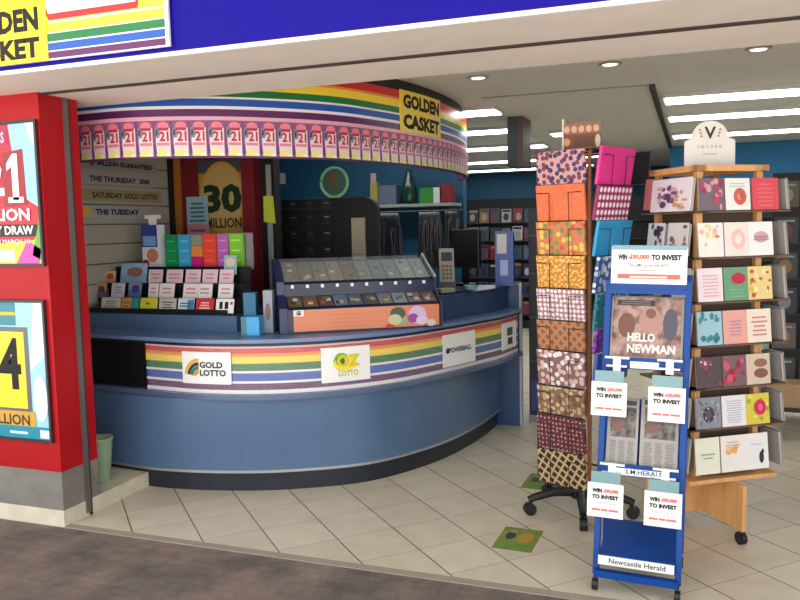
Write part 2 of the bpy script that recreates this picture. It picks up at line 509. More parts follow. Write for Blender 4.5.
# ------------------------------------------------------------------ posters on the red wall
FR = C(46, 36, 40, 0.4)
def framed(name, label, x0, x1, z0, z1, draw, y=3.29):
    th = thing(name, label, 'poster', ((x0 + x1) / 2, y, z0))
    w = (x1 - x0) / 2; h = z1 - z0; b = 0.014
    m = M()
    m.box(-w, -0.02, 0, w, 0, b, FR).box(-w, -0.02, h - b, w, 0, h, FR).box(-w, -0.02, b, -w + b, 0, h - b, FR).box(w - b, -0.02, b, w, 0, h - b, FR)
    m.build('frame', th)
    s = M(); draw(s, -w + b, b, w - b, h - b)
    p = M().box(-w + b, -0.008, b, w - b, 0, h - b, C(240, 240, 240, 0.3)); merge(p, s, -0.008)
    p.build('print', th)
    return th
def d1(s, a, b, c, d):
    W, H = c - a, d - b
    s.rect(a, b, c, d, C(186, 24, 46, 0.3), 1)
    s.poly([(a + .62 * W, d), (c, d), (c, b + .40 * H), (a + .72 * W, b + .5 * H)], C(150, 198, 232, 0.3), 2)
    s.poly([(a + .86 * W, d), (c, d), (c, b + .80 * H)], C(232, 240, 248, 0.3), 3)
    s.poly([(a, b), (c, b), (c, b + .30 * H), (a + .9 * W, b + .17 * H), (a, b + .13 * H)], C(240, 206, 60, 0.3), 2)
    s.poly([(a + .62 * W, b), (a + .95 * W, b), (a + .99 * W, b + .1 * H), (a + .8 * W, b + .17 * H)], C(196, 66, 160, 0.3), 3)
    s.poly([(a + .86 * W, b + .06 * H), (c, b + .02 * H), (c, b + .36 * H)], C(96, 160, 60, 0.3), 3)
    s.rect(a + .3 * W, b + .02 * H, a + .6 * W, b + .1 * H, C(240, 240, 200, 0.3), 4)
    s.rect(a, b + .86 * H, a + .60 * W, b + .97 * H, C(160, 30, 90, 0.3), 3)
    s.text('MILLIONS', a + .1 * W, b + .87 * H, a + .56 * W, b + .95 * H, C(246, 200, 220), 5)
    s.poly([(a + .5 * W, b + .41 * H), (a + .83 * W, b + .42 * H), (a + .81 * W, b + .82 * H), (a + .5 * W, b + .8 * H)], C(150, 18, 32, 0.3), 4)
    s.text('$2', a + .0 * W, b + .45 * H, a + .52 * W, b + .77 * H, WHITE, 6, 0.03)
    s.poly([(a + .64 * W, b + .46 * H), (a + .73 * W, b + .46 * H), (a + .73 * W, b + .79 * H), (a + .66 * W, b + .79 * H), (a + .57 * W, b + .72 * H), (a + .57 * W, b + .67 * H), (a + .64 * W, b + .70 * H)], WHITE, 6)
    s.rect(a + .57 * W, b + .44 * H, a + .79 * W, b + .48 * H, WHITE, 6)
    s.text('MILLION', a + .02 * W, b + .31 * H, a + .86 * W, b + .40 * H, WHITE, 6, 0.03)
    s.poly([(a, b + .20 * H), (a + .92 * W, b + .195 * H), (a + .96 * W, b + .28 * H), (a, b + .29 * H)], C(30, 20, 30), 5)
    s.text('LUCKY DRAW', a + .02 * W, b + .21 * H, a + .90 * W, b + .275 * H, WHITE, 6, 0.03)
    s.text('DRAWN MARCH 10', a + .1 * W, b + .145 * H, a + .84 * W, b + .178 * H, C(250, 220, 220), 6)
framed('framed_poster', 'framed red prize draw poster with white numeral, upper poster on red front wall', -3.73, -3.222, 1.432, 2.20, d1)
def d2(s, a, b, c, d):
    W, H = c - a, d - b
    s.rect(a, b, c, d, C(150, 208, 234, 0.3), 1)
    s.poly([(a + .76 * W, b + .5 * H), (c, b + .62 * H), (c, d), (a + .86 * W, d)], C(206, 232, 244, 0.3), 2)
    s.rect(a, b + .83 * H, a + .60 * W, d, C(24, 124, 140, 0.3), 2)
    s.rect(a + .35 * W, b + .905 * H, a + .6 * W, b + .93 * H, C(206, 180, 60), 4)
    s.rect(a, b + .17 * H, a + .76 * W, b + .82 * H, C(92, 94, 100, 0.3), 3)
    s.rect(a, b + .22 * H, a + .70 * W, b + .785 * H, C(250, 214, 40, 0.3), 4)
    s.text('$4', a + .0 * W, b + .30 * H, a + .64 * W, b + .74 * H, INK, 6, 0.03)
    s.rect(a, b + .07 * H, a + .8 * W, b + .2 * H, C(202, 156, 60, 0.3), 5)
    s.text('MILLION', a + .08 * W, b + .095 * H, a + .72 * W, b + .175 * H, C(70, 46, 20), 6)
    s.ell(a + .89 * W, b + .30 * H, .10 * W, .17 * H, C(232, 234, 236, 0.3), 5)
    s.rect(a, b, c, b + .09 * H, C(18, 136, 160, 0.3), 6)
    s.rect(a + .42 * W, b + .03 * H, a + .68 * W, b + .05 * H, C(190, 226, 232), 7)
    s.rect(a + .86 * W, b + .01 * H, a + .985 * W, b + .07 * H, C(230, 236, 236), 7)
framed('framed_poster', 'framed pale blue poster with yellow block and large numeral, lower poster on red front wall', -3.76, -3.243, 0.47, 1.25, d2)

# ------------------------------------------------------------------ service counter
U = Curve([(-4.0, 4.14), (-3.6, 4.11), (-3.22, 4.07), (-2.84, 4.035), (-2.5, 4.085), (-2.22, 4.205), (-1.97, 4.40), (-1.74, 4.68), (-1.54, 5.10), (-1.41, 5.44), (-1.32, 5.71), (-1.265, 6.05)])
LW = Curve([(-4.0, 4.07), (-3.6, 4.03), (-3.17, 3.985), (-2.84, 4.015), (-2.51, 4.10), (-2.24, 4.22), (-1.94, 4.42), (-1.75, 4.67), (-1.58, 5.05), (-1.49, 5.43), (-1.445, 5.8), (-1.43, 6.1)])
ct = thing('service_counter', 'long curved blue service counter with rainbow striped band and black plinth', 'counter')
ribbon(M(), LW, 0, LW.L, 0.0, 0.125, -0.10, -0.022, C(30, 34, 44, 0.4), 60).build('plinth', ct, smooth=True)
ribbon(M(), LW, 0, LW.L, 0.125, 0.58, -0.06, 0.0, BLUEM, 70).build('front_panel', ct, smooth=True)
ribbon(M(), LW, 0, LW.L, 0.118, 0.134, -0.05, 0.006, SILVER, 70).build('edge_trim', ct, smooth=True)
ribbon(M(), U, 0, U.L, 0.58, 0.612, -0.12, 0.035, C(96, 112, 142, 0.25, 0.2), 70).build('ledge', ct, smooth=True)
sx = U.near(-3.235, 4.07)
m = ribbon(M(), U, 0, sx, 0.612, 0.905, -0.10, -0.02, BLACK, 20)
m.build('dark_recess_panel', ct, smooth=True)  # black panel stands in for the darkness of a recess below the worktop
bands = [(0.612, 0.635, R_WHT), (0.635, 0.675, R_PUR), (0.675, 0.69, R_WHT), (0.69, 0.738, R_BLU), (0.738, 0.752, R_WHT), (0.752, 0.797, R_GRN), (0.797, 0.838, R_YEL), (0.838, 0.858, R_ORG), (0.858, 0.89, R_RED), (0.89, 0.905, C(240, 214, 216, 0.3))]
m = M()
for z0, z1, c in bands:
    ribbon(m, U, sx, U.L, z0, z1, -0.08, -0.005, c, 60)
m.build('striped_panel', ct, smooth=True, label='rainbow striped band')
m = ribbon(M(), U, sx + 0.02, U.L - 0.02, 0.617, 0.9, -0.003, 0.001, glassy('clear_cover', (245, 240, 240), 0.07, 0.08), 60)
m.build('cover', ct, smooth=True, label='clear glossy cover over the stripes')
ribbon(M(), U, 0, U.L, 0.905, 0.925, -0.3, 0.02, C(28, 32, 42, 0.4), 70).build('worktop_edge', ct, smooth=True)
ribbon(M(), U, 0, U.L, 0.925, 0.948, -0.62, 0.035, C(104, 128, 168, 0.28), 70).build('worktop', ct, smooth=True)
# upstands behind the worktop
M().box(-3.99, 4.36, 0.948, -2.74, 4.40, 1.05, BLUEM).box(-3.99, 4.40, 1.03, -2.74, 4.96, 1.05, BLUE_DARK).build('rear_shelf', ct)
sR = U.near(-1.535, 5.12)
m = ribbon(M(), U, sR, U.L, 0.948, 1.12, -0.12, -0.09, C(36, 62, 108, 0.32), 30)
ribbon(m, U, U.near(-1.42, 5.42), U.L, 1.10, 1.125, -0.46, -0.075, C(34, 48, 84, 0.3), 30)
m.build('raised_shelf', ct, smooth=True)
M().box(-1.48, 6.10, 0.0, -1.262, 6.14, 1.13, C(48, 74, 118, 0.35)).box(-1.266, 6.094, 0.0, -1.25, 6.146, 1.135, C(176, 184, 196, 0.3)).build('end_panel', ct)

def counter_sign(x, y, w, z0, z1, label, draw):
    s = U.near(x, y)
    m = M(); nseg = 6
    for k in range(nseg):
        a = -w / 2 + w * k / nseg; b = a + w / nseg
        m.box(a, 0, z0, b, 0.006, z1, C(240, 240, 238, 0.35))
    d = M(); draw(d, w, z0, z1); merge(m, d)
    warp(m, U, s, 0.0095)
    m.build('lottery_sign', None, label=label, cat='sign', group='lottery signs on the striped counter band')
def g1(d, w, a, b):
    h = b - a
    for k, c in enumerate((C(226, 180, 50), C(60, 60, 60), C(40, 130, 90), C(226, 140, 40))):
        ra, rb = (.58 - .12 * k) * h, (.47 - .12 * k) * h
        tt = [PI * .5 + PI * .45 * q / 8 for q in range(9)]
        d.poly([(-.14 * w + ra * math.cos(t) * .9, a + h * .22 + ra * math.sin(t)) for t in tt] + [(-.14 * w + rb * math.cos(t) * .9, a + h * .22 + rb * math.sin(t)) for t in tt[::-1]], c, 2)
    d.text('GOLD', -.12 * w, a + .5 * h, .34 * w, a + .7 * h, INK, 2, 0.035)
    d.text('LOTTO', -.12 * w, a + .25 * h, .40 * w, a + .45 * h, INK, 2, 0.035)
counter_sign(-2.765, 4.05, 0.33, 0.672, 0.868, 'white sign with golden arc and black lettering, on the counter stripes near the red wall', g1)
def g2(d, w, a, b):
    h = b - a
    d.ell(-.1 * w, a + .58 * h, .16 * w, .26 * h, C(120, 180, 50), 2)
    d.ell(-.02 * w, a + .52 * h, .24 * w, .2 * h, C(242, 224, 70), 3)
    d.ell(-.12 * w, a + .6 * h, .09 * w, .15 * h, C(40, 120, 60), 4)
    d.text('OZ', -.20 * w, a + .42 * h, .28 * w, a + .78 * h, C(214, 200, 30), 5, 0.05)
    d.text('LOTTO', -.16 * w, a + .16 * h, .24 * w, a + .32 * h, C(200, 180, 40), 4, 0.03)
counter_sign(-2.0, 4.39, 0.315, 0.66, 0.875, 'white sign with green and yellow emblem, middle of the striped counter band', g2)
def g3(d, w, a, b):
    h = b - a
    d.text('POWERBALL', -.34 * w, a + .42 * h, .36 * w, a + .58 * h, C(20, 24, 70), 2, 0.035)
    d.ell(-.38 * w, a + .5 * h, .05 * w, .09 * h, C(30, 40, 110), 2)
counter_sign(-1.45, 4.92 + .4, 0.001 + .33, 0.655, 0.88, 'white sign with one line of dark blue lettering, past the scratch ticket case', g3) if False else None
counter_sign(-1.505, 5.20, 0.36, 0.645, 0.865, 'white sign with one line of dark blue lettering on the counter stripes', g3)
def g4(d, w, a, b):
    h = b - a
    d.rect(-.2 * w, a + .5 * h, .2 * w, a + .8 * h, C(90, 84, 80), 2); d.rect(-.16 * w, a + .16 * h, .18 * w, a + .42 * h, C(60, 60, 66), 2)
counter_sign(-1.295, 5.84, 0.28, 0.665, 0.865, 'small white sign at the far end of the striped counter band', g4)

# ------------------------------------------------------------------ curved canopy over the counter
Q = Curve([(-4.0, 3.90), (-3.5, 3.865), (-3.07, 3.875), (-2.60, 4.09), (-2.17, 4.54), (-1.98, 5.00), (-1.85, 5.6), (-1.82, 6.3), (-1.92, 7.0), (-2.15, 7.6)])
cp = thing('counter_canopy', 'curved rainbow striped canopy hanging over the service counter', 'canopy')
m = M()
zb = [(2.245, 2.27, C(236, 176, 196, 0.35)), (2.27, 2.312, R_PUR), (2.312, 2.33, R_WHT), (2.33, 2.372, R_BLU), (2.372, 2.384, R_WHT), (2.384, 2.425, R_GRN), (2.425, 2.474, R_YEL), (2.474, 2.49, R_ORG), (2.49, 2.542, R_RED)]
for z0, z1, c in zb:
    ribbon(m, Q, 0, Q.L, z0, z1, -0.05, 0.0, c, 80)
m.build('striped_band', cp, smooth=True)
ribbon(M(), Q, 0, Q.L, 2.03, 2.245, -0.04, -0.012, C(96, 50, 100, 0.5), 80).build('lower_band', cp, smooth=True)
ribbon(M(), Q, 0, Q.L, 2.542, 2.618, -0.09, -0.02, C(24, 24, 26, 0.6), 80).build('top_rail', cp, smooth=True, label='black strip for the dark gap under the ceiling')  # solid black strip stands in for the dark gap above the canopy
sy = Q.near(-1.86, 5.55)
m = M()
for k in range(10):
    a = -0.32 + 0.64 * k / 10
    m.box(a, 0, 2.262, a + 0.064, 0.008, 2.548, C(246, 214, 66, 0.35))
d = M().text('GOLDEN', -0.285, 2.425, 0.29, 2.525, INK, 1, 0.055).text('CASKET', -0.285, 2.285, 0.29, 2.388, INK, 1, 0.055)
merge(m, d); warp(m, Q, sy, 0.010)
m.build('name_panel', cp, label='yellow panel with black lettering')

# flyers under the stripes
w, h = 0.100, 0.206
fl = M().box(-w / 2, 0, 0, w / 2, 0.002, h, C(150, 84, 132, 0.4))
fl.rect(-.40 * w, .03 * h, .44 * w, .80 * h, C(238, 216, 222, 0.4), 1)
fl.ell(0.04 * w, .86 * h, .33 * w, .11 * h, C(240, 130, 146, 0.4), 2)
fl.rect(-.26 * w, .72 * h, .36 * w, .80 * h, C(186, 40, 76, 0.4), 3)
fl.poly([(-.44 * w, .52 * h), (-.2 * w, .52 * h), (-.14 * w, .78 * h), (-.34 * w, .84 * h), (-.46 * w, .72 * h)], C(120, 138, 160, 0.4), 2)
fl.poly([(-.42 * w, .58 * h), (-.28 * w, .60 * h), (-.28 * w, .76 * h), (-.40 * w, .72 * h)], C(60, 70, 96, 0.4), 3)
fl.text('21', -.18 * w, .42 * h, .36 * w, .70 * h, C(190, 40, 70, 0.4), 4, 0.04)
fl.rect(-.34 * w, .30 * h, .38 * w, .38 * h, C(220, 130, 150, 0.4), 2)
fl.poly([(-.5 * w, .06 * h), (-.36 * w, .06 * h), (-.4 * w, .34 * h), (-.5 * w, .34 * h)], C(96, 60, 130, 0.4), 2)
fl.poly([(-.36 * w, 0), (.42 * w, 0), (.2 * w, .16 * h), (-.06 * w, .22 * h), (-.3 * w, .12 * h)], C(240, 226, 130, 0.4), 3)
fl.poly([(.08 * w, 0), (.48 * w, 0), (.3 * w, .12 * h)], C(236, 240, 236, 0.4), 4)
proto = None
s = Q.near(-3.62, 3.87); n = 0
while s < Q.L - 0.2:
    p = Q.at(s, 0.006); a = Q.ang(s)
    lab = 'pink prize flyer hanging under the rainbow canopy, %s along from the red wall' % ORD[n]
    if proto is None:
        proto = fl.build('hanging_flyer', None, (p.x, p.y, 2.04), a, label=lab, cat='flyer', group='prize flyers along the canopy')
    else:
        o = proto.copy(); COL.objects.link(o); o.location = (p.x, p.y, 2.04); o.rotation_euler = (0, 0, a); o['label'] = lab
    s += 0.1025; n += 1

# ------------------------------------------------------------------ booth back: slat wall and posters
sw = thing('slat_wall', 'pale grey slatted display panel on side wall behind the counter', 'display panel', (-3.999, 4.15, 1.1), PI / 2)
m = M()
for k in range(9):
    m.box(0.0, -0.018, k * 0.142, 1.245, 0, k * 0.142 + 0.132, C(172, 166, 152, 0.5))
m.box(0.0, -0.006, 0, 1.245, 0, 1.27, C(96, 92, 84, 0.6))
m.build('slat_panel', sw)
def strip(z, y0, y1, txt, lab, bg, ink, hh=0.085, extra=None):
    L = y1 - y0
    m = M().box(0, 0, 0, L, 0.003, hh, bg)
    m.text(txt, L * .22, hh * .25, L * .95, hh * .74, ink, 1, 0.05)
    if extra: m.rect(L * .03, hh * .1, L * .16, hh * .9, extra, 1)
    m.build('notice_strip', None, (-3.976, y0, z), PI / 2, label=lab, cat='notice', group='notice strips on the slat wall')
LG = C(170, 170, 172, 0.5)
strip(2.055, 4.30, 5.25, '$7 MILLION GUARANTEED', 'grey notice strip with dark capitals, topmost on the slat panel', C(160, 156, 144, .5), INK)
strip(1.945, 4.30, 5.20, 'THE THURSDAY  30M', 'pale notice strip second from top on the slat panel', LG, C(40, 40, 50))
strip(1.830, 4.30, 5.30, 'SATURDAY GOLD LOTTO', 'tan notice strip third from top on the slat panel', C(160, 148, 112, .5), C(70, 50, 20))
strip(1.710, 4.40, 5.05, 'THE TUESDAY', 'pale notice strip with yellow square, lowest on the slat panel', LG, INK, 0.085, C(212, 184, 70, .5))
def d30(m, a, b, c, d):
    W, H = c - a, d - b
    m.rect(a, b, c, d, C(176, 140, 70, .5), 1)
    m.rect(a, b + .86 * H, c, d, C(70, 76, 86, .5), 2)
    m.ell(a + .5 * W, b + .60 * H, .48 * W, .38 * H, C(214, 150, 56, .5), 3, 28)
    m.ell(a + .5 * W, b + .60 * H, .44 * W, .345 * H, C(196, 166, 100, .5), 4, 28)
    m.text('30', a + .1 * W, b + .43 * H, a + .92 * W, b + .74 * H, C(14, 46, 26), 6, 0.05)
    m.text('MILLION', a + .12 * W, b + .27 * H, a + .9 * W, b + .38 * H, C(60, 56, 30), 6, 0.03)
    m.lines(a + .1 * W, b + .13 * H, a + .9 * W, b + .22 * H, 2, C(110, 90, 50), 6)
pm = M().box(-0.215, 0, 0, 0.215, 0.005, 0.74, C(150, 120, 70)); d = M(); d30(d, -0.215, 0, 0.215, 0.74); merge(pm, d)
pm.build('prize_poster', None, (-3.505, 5.443, 1.42), label='tan prize poster with dark green 30 in an oval on dark red wall', cat='poster')
m = M().box(-0.1, 0, 0, 0.1, 0.003, 0.34, C(150, 190, 200)); m.rect(-0.1, 0, 0.1, 0.12, C(206, 140, 150), 1)
m.lines(-.08, .14, .08, .31, 5, C(70, 100, 120), 1); m.lines(-.08, .02, .08, .1, 2, C(150, 70, 90), 2)
m.build('notice_sheet', None, (-3.735, 5.428, 1.535), label='light blue and pink notice sheet beside the tan prize poster', cat='notice')

# ------------------------------------------------------------------ betting slip stand
ss = thing('slip_stand', 'black three-step stand holding entry slips on the blue counter shelf', 'stand', (-3.36, 4.402, 1.0515))
m = M()
for k, (y0, z1) in enumerate(((0.0, 0.008), (0.10, 0.095), (0.20, 0.19))):
    m.box(-0.60, y0 + 0.012, 0, 0.525, y0 + 0.10, z1, BLACK)
m.box(-0.60, 0.30, 0, 0.525, 0.315, 0.30, BLACK)
m.build('steps', ss)
for k, (y0, z1) in enumerate(((0.0, 0.0), (0.10, 0.06), (0.20, 0.15))):
    M().box(-0.60, y0, z1, 0.525, y0 + 0.006, z1 + 0.032, C(30, 30, 34, .3)).build('lip', ss)
def X44(px, Y):
    return -Y * math.tan(0.3552 - math.atan((px - 400) / 789.4))
def slip(px0, px1, tier, hgt, base, label, marks=None, name='entry_slip', lean=0.22):
    Y = (4.410, 4.512, 4.612)[tier]; z = (1.061, 1.148, 1.243)[tier]
    xa, xb = X44(px0, Y), X44(px1, Y); w = xb - xa
    m = M().box(-w / 2, 0, 0, w / 2, 0.004, hgt, base)
    if marks:
        d = M(); marks(d, w, hgt); merge(m, d)
    m.build(name, None, ((xa + xb) / 2, Y, z), 0, -lean, label=label, cat='entry slip', group='entry slips in the black stand')
def mk_lines(c, n=3):
    return lambda d, w, h: d.lines(-.36 * w, .3 * h, .36 * w, .85 * h, n, c, 1)
def mk_blob(c, c2):
    def fn(d, w, h):
        d.rect(-.5 * w, .45 * h, .5 * w, h, c, 1); d.ell(.05 * w, .55 * h, .3 * w, .25 * h, c2, 2)
    return fn
S = slip
S(99, 118, 0, .095, C(206, 204, 184), 'cream slip with grey print, front row of stand, end by red wall', mk_lines(C(130, 130, 120)))
S(119, 129, 0, .095, C(196, 150, 92), 'tan slip, front row of stand beside cream slip', mk_lines(C(150, 100, 60), 2))
S(130, 136.5, 0, .095, C(44, 150, 146), 'narrow teal slip, front row of stand')
S(138, 155, 0, .095, C(206, 204, 50), 'yellow-green slip with dark dot, front row of stand', lambda d, w, h: d.ell(-.05 * w, .6 * h, .12 * w, .1 * h, C(150, 100, 30), 1))
S(157, 174, 0, .095, C(190, 186, 178), 'grey slip with dark print, front row of stand', mk_lines(C(90, 86, 84)))
S(176, 192, 0, .095, C(206, 216, 222), 'white slip with blue edge, front row of stand', lambda d, w, h: (d.rect(.1 * w, .2 * h, .5 * w, .9 * h, C(60, 130, 176), 1), d.lines(-.4 * w, .4 * h, .3 * w, .8 * h, 2, C(50, 90, 130), 2)))
S(194, 212, 0, .095, C(200, 44, 48), 'red slip with pale print, front row of stand', mk_lines(C(240, 210, 200)))
S(214, 232, 0, .095, C(236, 234, 230), 'white slip with black crosses, front row of stand', lambda d, w, h: (d.rect(-.3 * w, .3 * h, -.12 * w, .8 * h, INK, 1), d.rect(0, .3 * h, .2 * w, .8 * h, INK, 1), d.rect(.3 * w, .6 * h, .44 * w, .8 * h, R_RED, 1)))
S(94, 105, 1, .10, C(110, 96, 140), 'purple and yellow slip, second row of stand by red wall', mk_blob(C(200, 170, 70), C(90, 60, 100)))
S(110, 123, 1, .10, C(216, 206, 222), 'pale lilac slip, second row of stand', mk_lines(C(150, 140, 170)))
S(127, 140, 1, .11, C(90, 112, 160), 'blue picture slip, second row of stand', mk_blob(C(130, 140, 160), C(60, 60, 130)))
for px, lb in ((147, 'white slip, second row of stand behind the yellow-green slip'), (158, 'white slip with small dots, second row of stand behind the grey slip'), (182, 'white slip, second row of stand behind the blue-edged slip'), (196, 'white slip, second row of stand behind the red slip'), (217, 'white slip with black marks, second row of stand behind the crossed slip')):
    S(px, px + 15 if px > 150 else px + 10, 1, .10, C(236, 228, 226), lb, mk_lines(C(206, 150, 150), 2))
S(90, 100, 2, .085, C(84, 80, 140), 'dark blue slip, top row of stand by red wall', mk_blob(C(60, 56, 120), C(200, 200, 220)))
S(103, 115, 2, .085, C(206, 150, 110), 'orange and cream slip, top row of stand', mk_blob(C(226, 196, 140), C(190, 70, 50)))
S(120, 146, 2, .14, C(130, 172, 200), 'large pale blue seaside leaflet, top row of stand', mk_blob(C(150, 190, 220), C(150, 110, 100)))
for px, w_, lb in ((148, 14, 'tall pale pink slip, top row beside the seaside leaflet'), (166, 16, 'pale pink slip, top row behind the grey slip'), (185, 15, 'pink slip, top row behind the blue-edged slip'), (202, 15, 'pale pink slip, top row behind the red slip'), (219, 14, 'white slip, top row of stand below the lime booklet')):
    S(px, px + w_, 2, .095, C(232, 204, 214), lb, mk_lines(C(214, 140, 160), 2))
m = M().box(-.05, 0, 0, .05, .004, .13, C(150, 196, 190)); m.ell(0, .085, .035, .03, C(230, 200, 190), 1); m.rect(-.04, .01, .04, .05, C(130, 180, 170), 1)
m.build('leaflet', None, (X44(231, 4.66), 4.655, 1.30), 0, -.1, label='pale teal leaflet with pink picture standing in front of the lime booklet', cat='leaflet')

# coloured booklet holder
hd = thing('booklet_holder', 'clear holder on dark foot with six coloured booklets, behind the slip stand', 'holder', (-3.25, 4.80, 1.0515))
M().box(-0.36, -0.05, 0, 0.36, 0.06, 0.02, BLACK).box(-0.34, 0.02, 0.02, 0.34, 0.04, 0.275, BLACK).build('foot', hd)
M().box(-0.36, 0.035, 0.275, 0.37, 0.04, 0.53, CLEAR).box(-0.36, -0.045, 0.275, 0.37, 0.035, 0.282, CLEAR).box(0.362, -0.045, 0.282, 0.37, 0.035, 0.53, CLEAR).build('tray', hd)
for a, b, c, lb in ((168, 180, (20, 150, 84), 'dark green'), (181, 193, (70, 170, 214), 'sky blue'), (206, 219, (240, 78, 60), 'orange-red'), (220, 231, (190, 110, 186), 'mauve'), (232, 245, (140, 206, 70), 'lime green')):
    x0_, x1_ = X44(a, 4.79), X44(b, 4.79)
    m = M().box(-(x1_ - x0_) / 2, 0, 0, (x1_ - x0_) / 2, 0.03, 0.24, C(*c, 0.4))
    cc = C(*[min(255, int(q * 1.2 + 20)) for q in c], 0.4)
    m.rect(-.3 * (x1_ - x0_), .05, .3 * (x1_ - x0_), .06, cc, 1).rect(-.3 * (x1_ - x0_), .12, .3 * (x1_ - x0_), .13, cc, 1).rect(-.3 * (x1_ - x0_), .19, .3 * (x1_ - x0_), .2, cc, 1)
    m.build('booklet', None, ((x0_ + x1_) / 2, 4.775, 1.3355), label='%s booklet standing upright in the clear holder' % lb, cat='booklet', group='coloured booklets in the clear holder')
xa, xb = X44(194, 4.79), X44(205, 4.79)
for z, hh, c, lb in ((0, .08, (214, 30, 130), 'magenta'), (.083, .075, (240, 140, 70), 'orange'), (.161, .075, (150, 156, 140), 'grey')):
    M().box(xa, 0, 0, xb, 0.03, hh, C(*c, 0.4)).build('booklet', None, (0, 4.775, 1.3355 + z), label='small %s booklet between the sky blue and orange-red booklets' % lb, cat='booklet', group='coloured booklets in the clear holder')
db = thing('display_box', 'tall blue and white printed box with white top piece, behind the slips', 'box', (-3.69, 4.80, 1.0515))
M().box(-.062, -.04, 0, .062, .04, .26, C(110, 84, 64, .5)).build('pedestal', db)
m = M().box(-.068, -.045, .26, .068, .045, .60, C(226, 228, 236, .4))
d = M().rect(-.068, .44, .068, .60, C(52, 70, 150), 1).rect(-.055, .45, .055, .52, C(120, 170, 220), 2).ell(.02, .38, .05, .05, C(206, 130, 100), 1).ell(-.04, .32, .03, .03, C(150, 50, 50), 1)
merge(m, d, -.045); m.build('carton', db)
M().box(-.02, -.02, .60, .02, .02, .645, WHITE).box(-.05, -.025, .645, .055, .025, .672, WHITE).build('top_piece', db)

def carton(name, x, y, z, w, dpt, hh, c, lab, rz=0, marks=None, cat='box'):
    m = M().box(-w / 2, 0, 0, w / 2, dpt, hh, C(*c, 0.45))
    if marks: d = M(); marks(d, w, hh); merge(m, d)
    return m.build(name, None, (x, y, z), rz, label=lab, cat=cat, bevel=0.003)
carton('tissue_box', -2.545, 4.20, .9495, .115, .11, .118, (60, 160, 216), 'bright sky blue box on the worktop beside the scratch ticket case', 0.25, lambda d, w, h: d.rect(-.5 * w, 0, -.2 * w, h, C(70, 120, 130), 1))
carton('brochure_box', -2.80, 4.60 - .2 + .0, 1.05, .07, .05, .16, (32, 116, 150), 'narrow teal box at end of the slip stand', 0.1) if False else None
carton('brochure_box', -2.665, 4.40, .9495, .085, .06, .25, (30, 110, 146), 'narrow teal box between slip stand and scratch ticket case', 0.2)
carton('leaflet_box', -2.50, 4.345, .9495, .06, .08, .27, (140, 150, 160), 'grey leaflet box leaning by the scratch ticket case', 0.3, lambda d, w, h: d.ell(0, .5 * h, .3 * w, .2 * h, C(120, 90, 90), 1))

# ------------------------------------------------------------------ scratch ticket case
CA = math.radians(33.9)
sc = thing('scratch_ticket_case', 'blue sloping two-tier scratch ticket case with glass top on counter', 'display case', (-2.345, 4.315, 0.9495), CA)
NAVY = C(24, 32, 68, .3)
prof = [(0.0, 0.0), (0.0, 0.15), (0.012, 0.158), (0.15, 0.222), (0.15, 0.298), (0.165, 0.305), (0.46, 0.432), (0.47, 0.425), (0.47, 0.0)]
m = M().prism(prof, 'x', 0.0, 0.985, NAVY)
m.build('body', sc)
M().prism([(-.004, 0), (-.004, .16), (0.145, .235), (0.145, .315), (0.46, .452), (0.485, .44), (0.485, 0)], 'x', -0.05, -0.002, C(30, 46, 82, .3)).build('side_panel', sc)
M().prism([(-.004, 0), (-.004, .16), (0.145, .235), (0.145, .315), (0.46, .452), (0.485, .44), (0.485, 0)], 'x', 0.987, 1.0, C(52, 60, 84, .3)).build('side_panel', sc)
M().prism([(0.145, .315), (0.46, .452), (0.46, .462), (0.145, .325)], 'x', 0.985, 1.002, C(200, 204, 210, .25, .6)).build('corner_strip', sc, label='silver sloping edge strip')
# banner on the front of the case
bn = thing('front_banner', 'orange printed strip with purple flower on the front of scratch ticket case', 'banner', (-2.345, 4.315, 0.9495), CA)
m = M().box(0.035, -0.006, 0.012, 0.975, -0.001, 0.148, C(212, 130, 92, .35))
d = M().rect(.035, .11, .10, .148, C(230, 226, 220), 1).text('$', .05, .115, .085, .142, INK, 2)
d.text('SCRATCH & WIN', .24, .085, .52, .125, C(206, 104, 70), 1, .01).text('INSTANT TICKETS', .24, .035, .5, .065, C(206, 110, 76), 1, .01) if False else None
d.lines(.24, .03, .52, .13, 4, C(214, 118, 82), 1, .35)
for (cx, cz, rx, rz_, c) in ((.70, .10, .05, .04, (70, 80, 60)), (.68, .06, .045, .035, (196, 190, 150)), (.735, .05, .03, .03, (150, 170, 120)), (.83, .085, .06, .058, (206, 180, 214)), (.80, .065, .035, .03, (150, 60, 160)), (.86, .05, .04, .03, (214, 190, 220)), (.92, .03, .03, .022, (206, 196, 176)), (.65, .022, .03, .014, (200, 40, 50)), (.885, .03, .02, .018, (206, 60, 60))):
    d.ell(cx, cz, rx, rz_, C(*c, .4), 2 + len(d.f) % 5)
merge(m, d, -0.006); m.build('print', bn)
